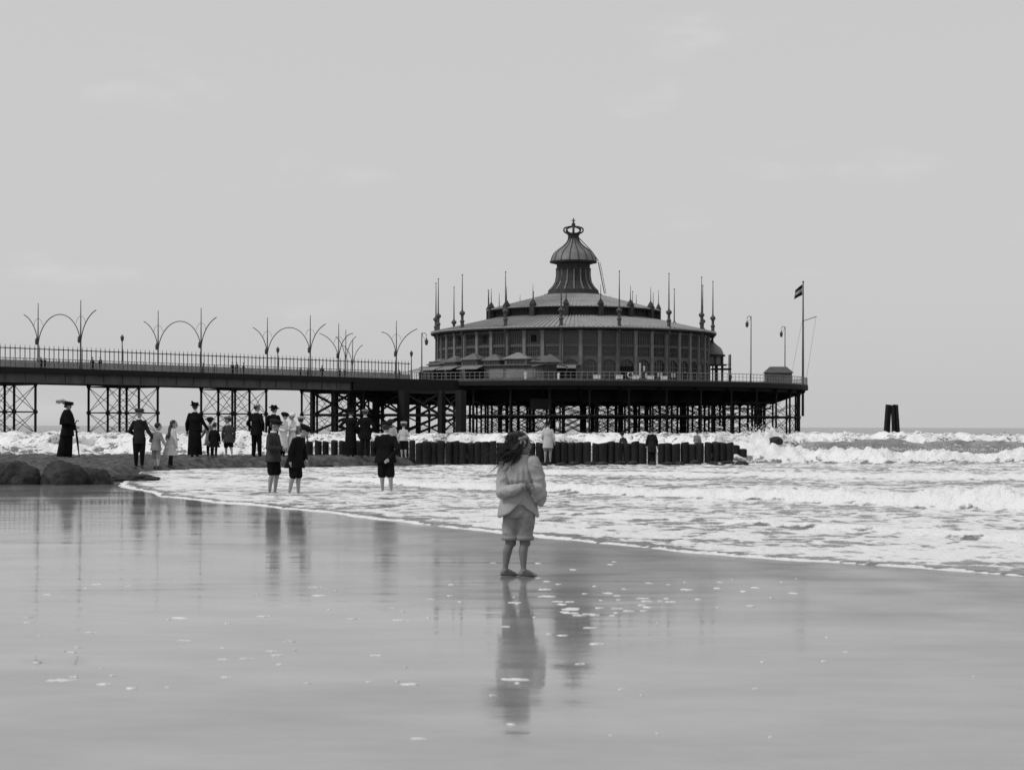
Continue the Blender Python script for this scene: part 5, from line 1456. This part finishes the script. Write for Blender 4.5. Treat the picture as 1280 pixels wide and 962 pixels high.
for s in (-1, 1):
    b.ell(GH(s * .37, -.02, -.03), (.05 * hh, .09 * hh, .13 * hh), 10, 8, hrot)
    b.cap(GH(s * .06, .40, .12), .03 * hh, GH(s * .24, .34, .12), .035 * hh, 8); b.ell(GH(s * .20, .30, -.14), (.11 * hh, .10 * hh, .10 * hh), 8, 6)
b.cap(G(.005, 0, .80), .030 * H, GH(0, -.06, -.3), .028 * H)
b.loft([(.0, 0, .81 * H, .05 * H, .035 * H), (.0, 0, .785 * H, .09 * H, .045 * H), (0, 0, .68 * H, .085 * H, .06 * H), (0, 0, .56 * H, .08 * H, .056 * H), (0, 0, .46 * H, .088 * H, .065 * H), (0, 0, .41 * H, .08 * H, .06 * H)])
for s in (1, -1):
    b.cap(SHO[s], .032 * H, ELB[s], .024 * H); b.cap(ELB[s], .024 * H, WRI[s], .017 * H)
    b.cap(HIP[s], .056 * H, KNE[s], .037 * H)
    kn = KNE[s]; b.ell(kn + TOE * .012 * H, (.031 * H, .031 * H, .034 * H), 10, 8)
    cf = KNE[s].lerp(ANK[s], .32) - TOE * .010 * H
    b.cap(kn, .030 * H, cf, .0325 * H); b.cap(cf, .0325 * H, ANK[s].lerp(cf, .25), .0205 * H); b.cap(ANK[s].lerp(cf, .25), .0195 * H, ANK[s], .0195 * H)
    an = ANK[s]; heel = Vector((an.x, an.y, .022 * H)) - TOE * .018 * H
    b.cap(an, .0215 * H, heel, .021 * H); ball = heel + TOE * .095 * H; ball.z = .013 * H
    b.cap(an + TOE * .02 * H - Vector((0, 0, .012 * H)), .021 * H, ball, .013 * H); b.cap(heel, .020 * H, ball, .014 * H)
    sd_ = TOE.cross(Vector((0, 0, 1)))
    for k in range(5):
        q = ball + sd_ * ((k - 2) * .0095 * H * s) + TOE * (.010 - .003 * k) * H; b.cap(q, .0085 * H, q + TOE * (.016 - .002 * k) * H - Vector((0, 0, .004 * H)), .0075 * H, 7)
    b.ell(an + sd_ * .019 * H, (.009 * H,) * 3, 6, 5); b.ell(an - sd_ * .019 * H, (.009 * H,) * 3, 6, 5)
# clasped hands at the small of her back
for s, d in ((1, Vector((-.62, -.55, .02)).normalized()), (-1, Vector((.86, -.10, -.05)).normalized())):
    w0 = WRI[s]; up_ = Vector((0, 0, 1)); nd = d.cross(up_).normalized() * (1 if s > 0 else -1)
    b.cap(w0, .016 * H, w0 + d * .034 * H, .020 * H)
    for k in range(4):
        r0 = w0 + d * .044 * H + up_ * ((1.5 - k) * .0125 * H); ln = (.034, .040, .037, .028)[k] * H
        m_ = r0 + d * ln * .6 - nd * .006 * H; b.cap(r0, .0075 * H, m_, .0068 * H, 7); b.cap(m_, .0068 * H, m_ + d * ln * .35 - nd * .022 * H, .006 * H, 7)
    t0 = w0 + d * .012 * H + up_ * .016 * H; t1 = t0 + d * .022 * H + up_ * .016 * H
    b.cap(t0, .009 * H, t1, .008 * H, 7); b.cap(t1, .008 * H, t1 + d * .02 * H + up_ * .004 * H, .0068 * H, 7)
gb = skin(b, 'body', mat('girl_skin', .17, .6, .12, 12), girl, .0055, 3)
for s in (-1, 1):
    q = MB(); q.ell(GH(s * .155, .39, .045), (.055 * hh, .04 * hh, .035 * hh), 10, 8, hrot); place('eye', q.mesh('eye', M_hair, True), gb)

M_tunic = mat('tunic_linen', 0.37, 0.95, 0.14, 5, bump=0.18, bscale=70, spec=.05)
M_short = mat('shorts_linen', 0.26, 0.95, 0.12, 5, bump=0.18, bscale=70, spec=.05)
# tunic: yoke, gathered back, belt line, two spreading tails
q = MB()
q.loft([(.008 * H, 0, .845 * H, .045 * H, .040 * H), (.005 * H, 0, .822 * H, .075 * H, .050 * H), (.003 * H, 0, .795 * H, .108 * H, .062 * H), (.0, -.004 * H, .73 * H, .108 * H, .078 * H), (.0, -.006 * H, .67 * H, .106 * H, .082 * H), (0, -.004 * H, .635 * H, .090 * H, .068 * H),
        (.0, -.004 * H, .60 * H, .108 * H, .082 * H), (.0, 0, .54 * H, .118 * H, .090 * H), (.0, 0, .50 * H, .121 * H, .092 * H)], 28)
tu = skin(q, 'tunic', M_tunic, girl, .0065, 2)
# full sleeves, each its own piece so that the arms stand off the back
SLV = []
for s in (1, -1):
    e0 = ELB[s]; sh = SHO[s]; q = MB()
    q.cap(sh + Vector((s * .002 * H, 0, -.004 * H)), .048 * H, sh.lerp(e0, .5) + Vector((s * .010 * H, 0, 0)), .049 * H, 16)
    q.cap(sh.lerp(e0, .5) + Vector((s * .010 * H, 0, 0)), .049 * H, e0, .042 * H, 16)
    m1 = e0.lerp(WRI[s], .55) + Vector((0, -.008 * H, -.006 * H)); w1 = e0.lerp(WRI[s], .95)
    q.cap(e0, .043 * H, m1, .037 * H, 16); q.cap(m1, .037 * H, w1, .023 * H, 14)
    if s > 0:
        q.ell(G(.135, -.05, .572), (.054 * H, .05 * H, .064 * H), 16, 12); q.ell(G(.152, -.04, .530), (.036 * H, .04 * H, .046 * H), 14, 10)
    else:
        q.ell(G(-.110, -.055, .575), (.040 * H, .045 * H, .040 * H), 14, 10)
    SLV.append(skin(q, 'sleeve', M_tunic, tu, .0060, 2))
    q = MB(); q.tube([e0.lerp(WRI[s], .93), e0.lerp(WRI[s], 1.02)], [.026 * H, .025 * H], 14); place('cuff', q.mesh('cuff', M_tunic, True), SLV[-1])

# tails as an open cut-away skirt behind and a longer front
q = MB(); n = 64; rowsz = 9; vs = []; fs = []
for j in range(rowsz + 1):
    for k in range(n):
        a = 2 * math.pi * k / n                       # a = -90 deg faces the camera
        back = max(0.0, math.cos(a + math.pi / 2 - .12))     # 1 towards camera
        cut = .525 - .0 * back
        dist = abs(((a + math.pi / 2 - .12 + math.pi) % (2 * math.pi)) - math.pi)
        hemz = .418 + (.520 - .418) * max(0, 1 - dist / .95) ** 1.1 + .006 * math.sin(a * 7)
        z = .600 + (hemz - .600) * j / rowsz; t = (0.600 - z) / .18
        pl = 1 + .030 * t * math.sin(a * 8 + .6) + .018 * t * math.sin(a * 13 + 2)
        rx = (.106 + .034 * t) * pl; ry = (.080 + .032 * t) * pl
        vs.append((rx * H * math.cos(a) - .006 * H * t, ry * H * math.sin(a), z * H))
for j in range(rowsz):
    for k in range(n): fs.append((j * n + k, (j + 1) * n + k, (j + 1) * n + (k + 1) % n, j * n + (k + 1) % n))
q.add(vs, fs); tails = place('tunic_tails', q.mesh('tunic_tails', M_tunic, True), tu)
sl = tails.modifiers.new('thick', 'SOLIDIFY'); sl.thickness = .007; PENDING.append(tails)
# drawn belt
q = MB(); q.tube([(.108 * H * math.cos(a), .084 * H * math.sin(a) - .005 * H, (.632 + .004 * math.sin(3 * a)) * H) for a in [2 * math.pi * k / 40 for k in range(41)]], .009 * H, 7); place('belt', q.mesh('belt', mat('belt_cloth', .26, .95, .2, 9), True), tu)
# flapping front corner of the tunic at her left
q = MB(); q.cap(G(-.112, .01, .50), .022 * H, G(-.135, .02, .425), .020 * H); q.cap(G(-.10, .03, .55), .03 * H, G(-.12, .03, .46), .03 * H); skin(q, 'tunic_corner', M_tunic, tu, .0065, 2)
# knee breeches
q = MB()
q.loft([(0, 0, .56 * H, .088 * H, .066 * H), (-.002 * H, 0, .50 * H, .104 * H, .080 * H), (-.004 * H, 0, .45 * H, .112 * H, .086 * H), (-.004 * H, 0, .41 * H, .108 * H, .082 * H)], 24)
for s in (1, -1):
    hem = HIP[s].lerp(KNE[s], .90); q.cap(HIP[s] - Vector((0, 0, .01 * H)), .068 * H, hem + Vector((0, 0, .062 * H)), .058 * H, 16)
    q.loft([(hem.x, hem.y, hem.z + .09 * H, .060 * H, .060 * H), (hem.x, hem.y, hem.z + .03 * H, .060 * H, .058 * H), (hem.x, hem.y, hem.z, .057 * H, .054 * H)], 18)
    
sho = skin(q, 'shorts', M_short, girl, .0060, 2)
for s in (1, -1):
    hem = HIP[s].lerp(KNE[s], .90); q = MB(); q.lathe([(.055 * H, -.004 * H), (.063 * H, -.002 * H), (.064 * H, .022 * H), (.056 * H, .026 * H)], 20, hem); place('cuff', q.mesh('cuff', M_short, True), sho)
# hair: cap of hair with locks, long strands streaming left in the wind
q = MB(); q.ell(GH(0, -.08, .12), (.425 * hh, .47 * hh, .43 * hh), 18, 14, hrot)
q.ell(GH(0, -.24, -.12), (.38 * hh, .33 * hh, .42 * hh), 14, 10, hrot)
rs = random.Random(8)
for k in range(26):
    a = rs.uniform(-1.3, 1.5)
    p0 = GH(.36 * math.sin(a), -.30 * math.cos(a) - .02, rs.uniform(-.1, .3)); p1 = p0 + Vector((-.030 + rs.uniform(-.02, .02), rs.uniform(-.02, .01), -.085 + rs.uniform(-.03, .02)))
    p2 = p1 + Vector((-.05 * rs.uniform(.1, 1.2), rs.uniform(-.02, .03), rs.uniform(-.075, .0)))
    q.cap(p0, .020, p1, .017, 8); q.cap(p1, .017, p2, .006, 8)
hairo = skin(q, 'hair', mat('girl_hair', .018, .55, .5, 40, bump=.6, bscale=60, stretch=(1, 1, .4)), girl, .0055, 2)
q = MB()
for k in range(230):
    a = rs.uniform(-1.7, 1.6); p0 = GH(.43 * math.sin(a), -.44 * math.cos(a) - .06, rs.uniform(-.5, .48)); L = rs.uniform(.05, .20) * (1.0 if p0.z < HC.z - .02 else .4); dr = rs.uniform(-1.9, -.15)
    pts = [p0]; dd = Vector((-1, rs.uniform(-.3, .3), dr))
    for j in range(5):
        dd = dd + Vector((rs.uniform(-.22, .16), rs.uniform(-.2, .2), rs.uniform(-.28, .16))); pts.append(pts[-1] + dd.normalized() * L / 5)
    r0 = rs.uniform(.0016, .0042); q.tube(pts, [r0, r0, r0 * .9, r0 * .8, r0 * .6, r0 * .25], 4)
for k in range(70):
    a = rs.uniform(-1.6, .9); p0 = GH(.40 * math.sin(a), -.44 * math.cos(a) - .06, rs.uniform(-.55, .1)); L = rs.uniform(.16, .30)
    pts = [p0]; dd = Vector((-1, rs.uniform(-.2, .2), rs.uniform(-.7, .0)))
    for j in range(7):
        dd = dd + Vector((rs.uniform(-.25, .2), rs.uniform(-.2, .2), rs.uniform(-.32, .22))); pts.append(pts[-1] + dd.normalized() * L / 7)
    r0 = rs.uniform(.0012, .0028); q.tube(pts, [r0, r0, r0, r0 * .9, r0 * .8, r0 * .6, r0 * .5, r0 * .2], 4)
place('hair_strands', q.mesh('hair_strands', MATS['girl_hair'], True), hairo)
# hair bow
q = MB(); bc = GH(.46, -.08, .22)
for s in (-1, 1):
    q.ell(bc + Vector((s * .019, -.006, .006 + .006 * s)), (.020, .011, .014), 12, 8)
    q.cap(bc + Vector((s * .006, -.006, -.004)), .007, bc + Vector((s * .018, -.008, -.035)), .009, 8)
q.ell(bc + Vector((0, -.012, .008)), (.011, .011, .011), 8, 6)
place('hair_bow', q.mesh('hair_bow', mat('bow_ribbon', .22, .7, .25, 30), True), hairo)

# ------------------------------------------------------------------ turn the grown surfaces into plain meshes
dg = bpy.context.evaluated_depsgraph_get()
done = []
for o in PENDING:
    done.append((o, bpy.data.meshes.new_from_object(o.evaluated_get(dg))))
for o, me in done:
    nm = o.data.name; old = o.data; o.modifiers.clear()
    me.polygons.foreach_set('use_smooth', [True] * len(me.polygons))
    o.data = me
    bpy.data.meshes.remove(old); me.name = nm
# wind-blown folds in the girl's clothes
for o, amp, fr in ((tu, .012, 9.0), (sho, .008, 10.0), (SLV[0], .011, 11.0), (SLV[1], .009, 12.0)):
    me = o.data; nrm = [v.normal.copy() for v in me.vertices]
    for v, n_ in zip(me.vertices, nrm):
        p = v.co; X_, Z_ = p.x / H, p.z / H
        if o is tu and abs(X_) < .085 and Z_ > .60:      # gathers running down the back into the belt
            k_ = max(0.0, min(1.0, (.80 - Z_) / .06))
            d_ = k_ * (.003 * math.sin(p.x * 140 + 1.2 * math.sin(p.z * 14)) + .004 * mnoise.noise(Vector((p.x * 30, p.y * 10, p.z * 7))))
        else:                                            # sharp-edged slanting folds
            q = Vector((p.x * fr + p.z * fr * .5, p.y * fr, p.z * fr * 1.1 - p.x * fr * .35))
            d_ = amp * ((1 - abs(mnoise.noise(q)) * 2.6) * .8 + .35 * mnoise.noise(q * 2.1) - .3)
        v.co = p + n_ * d_
    me.update()
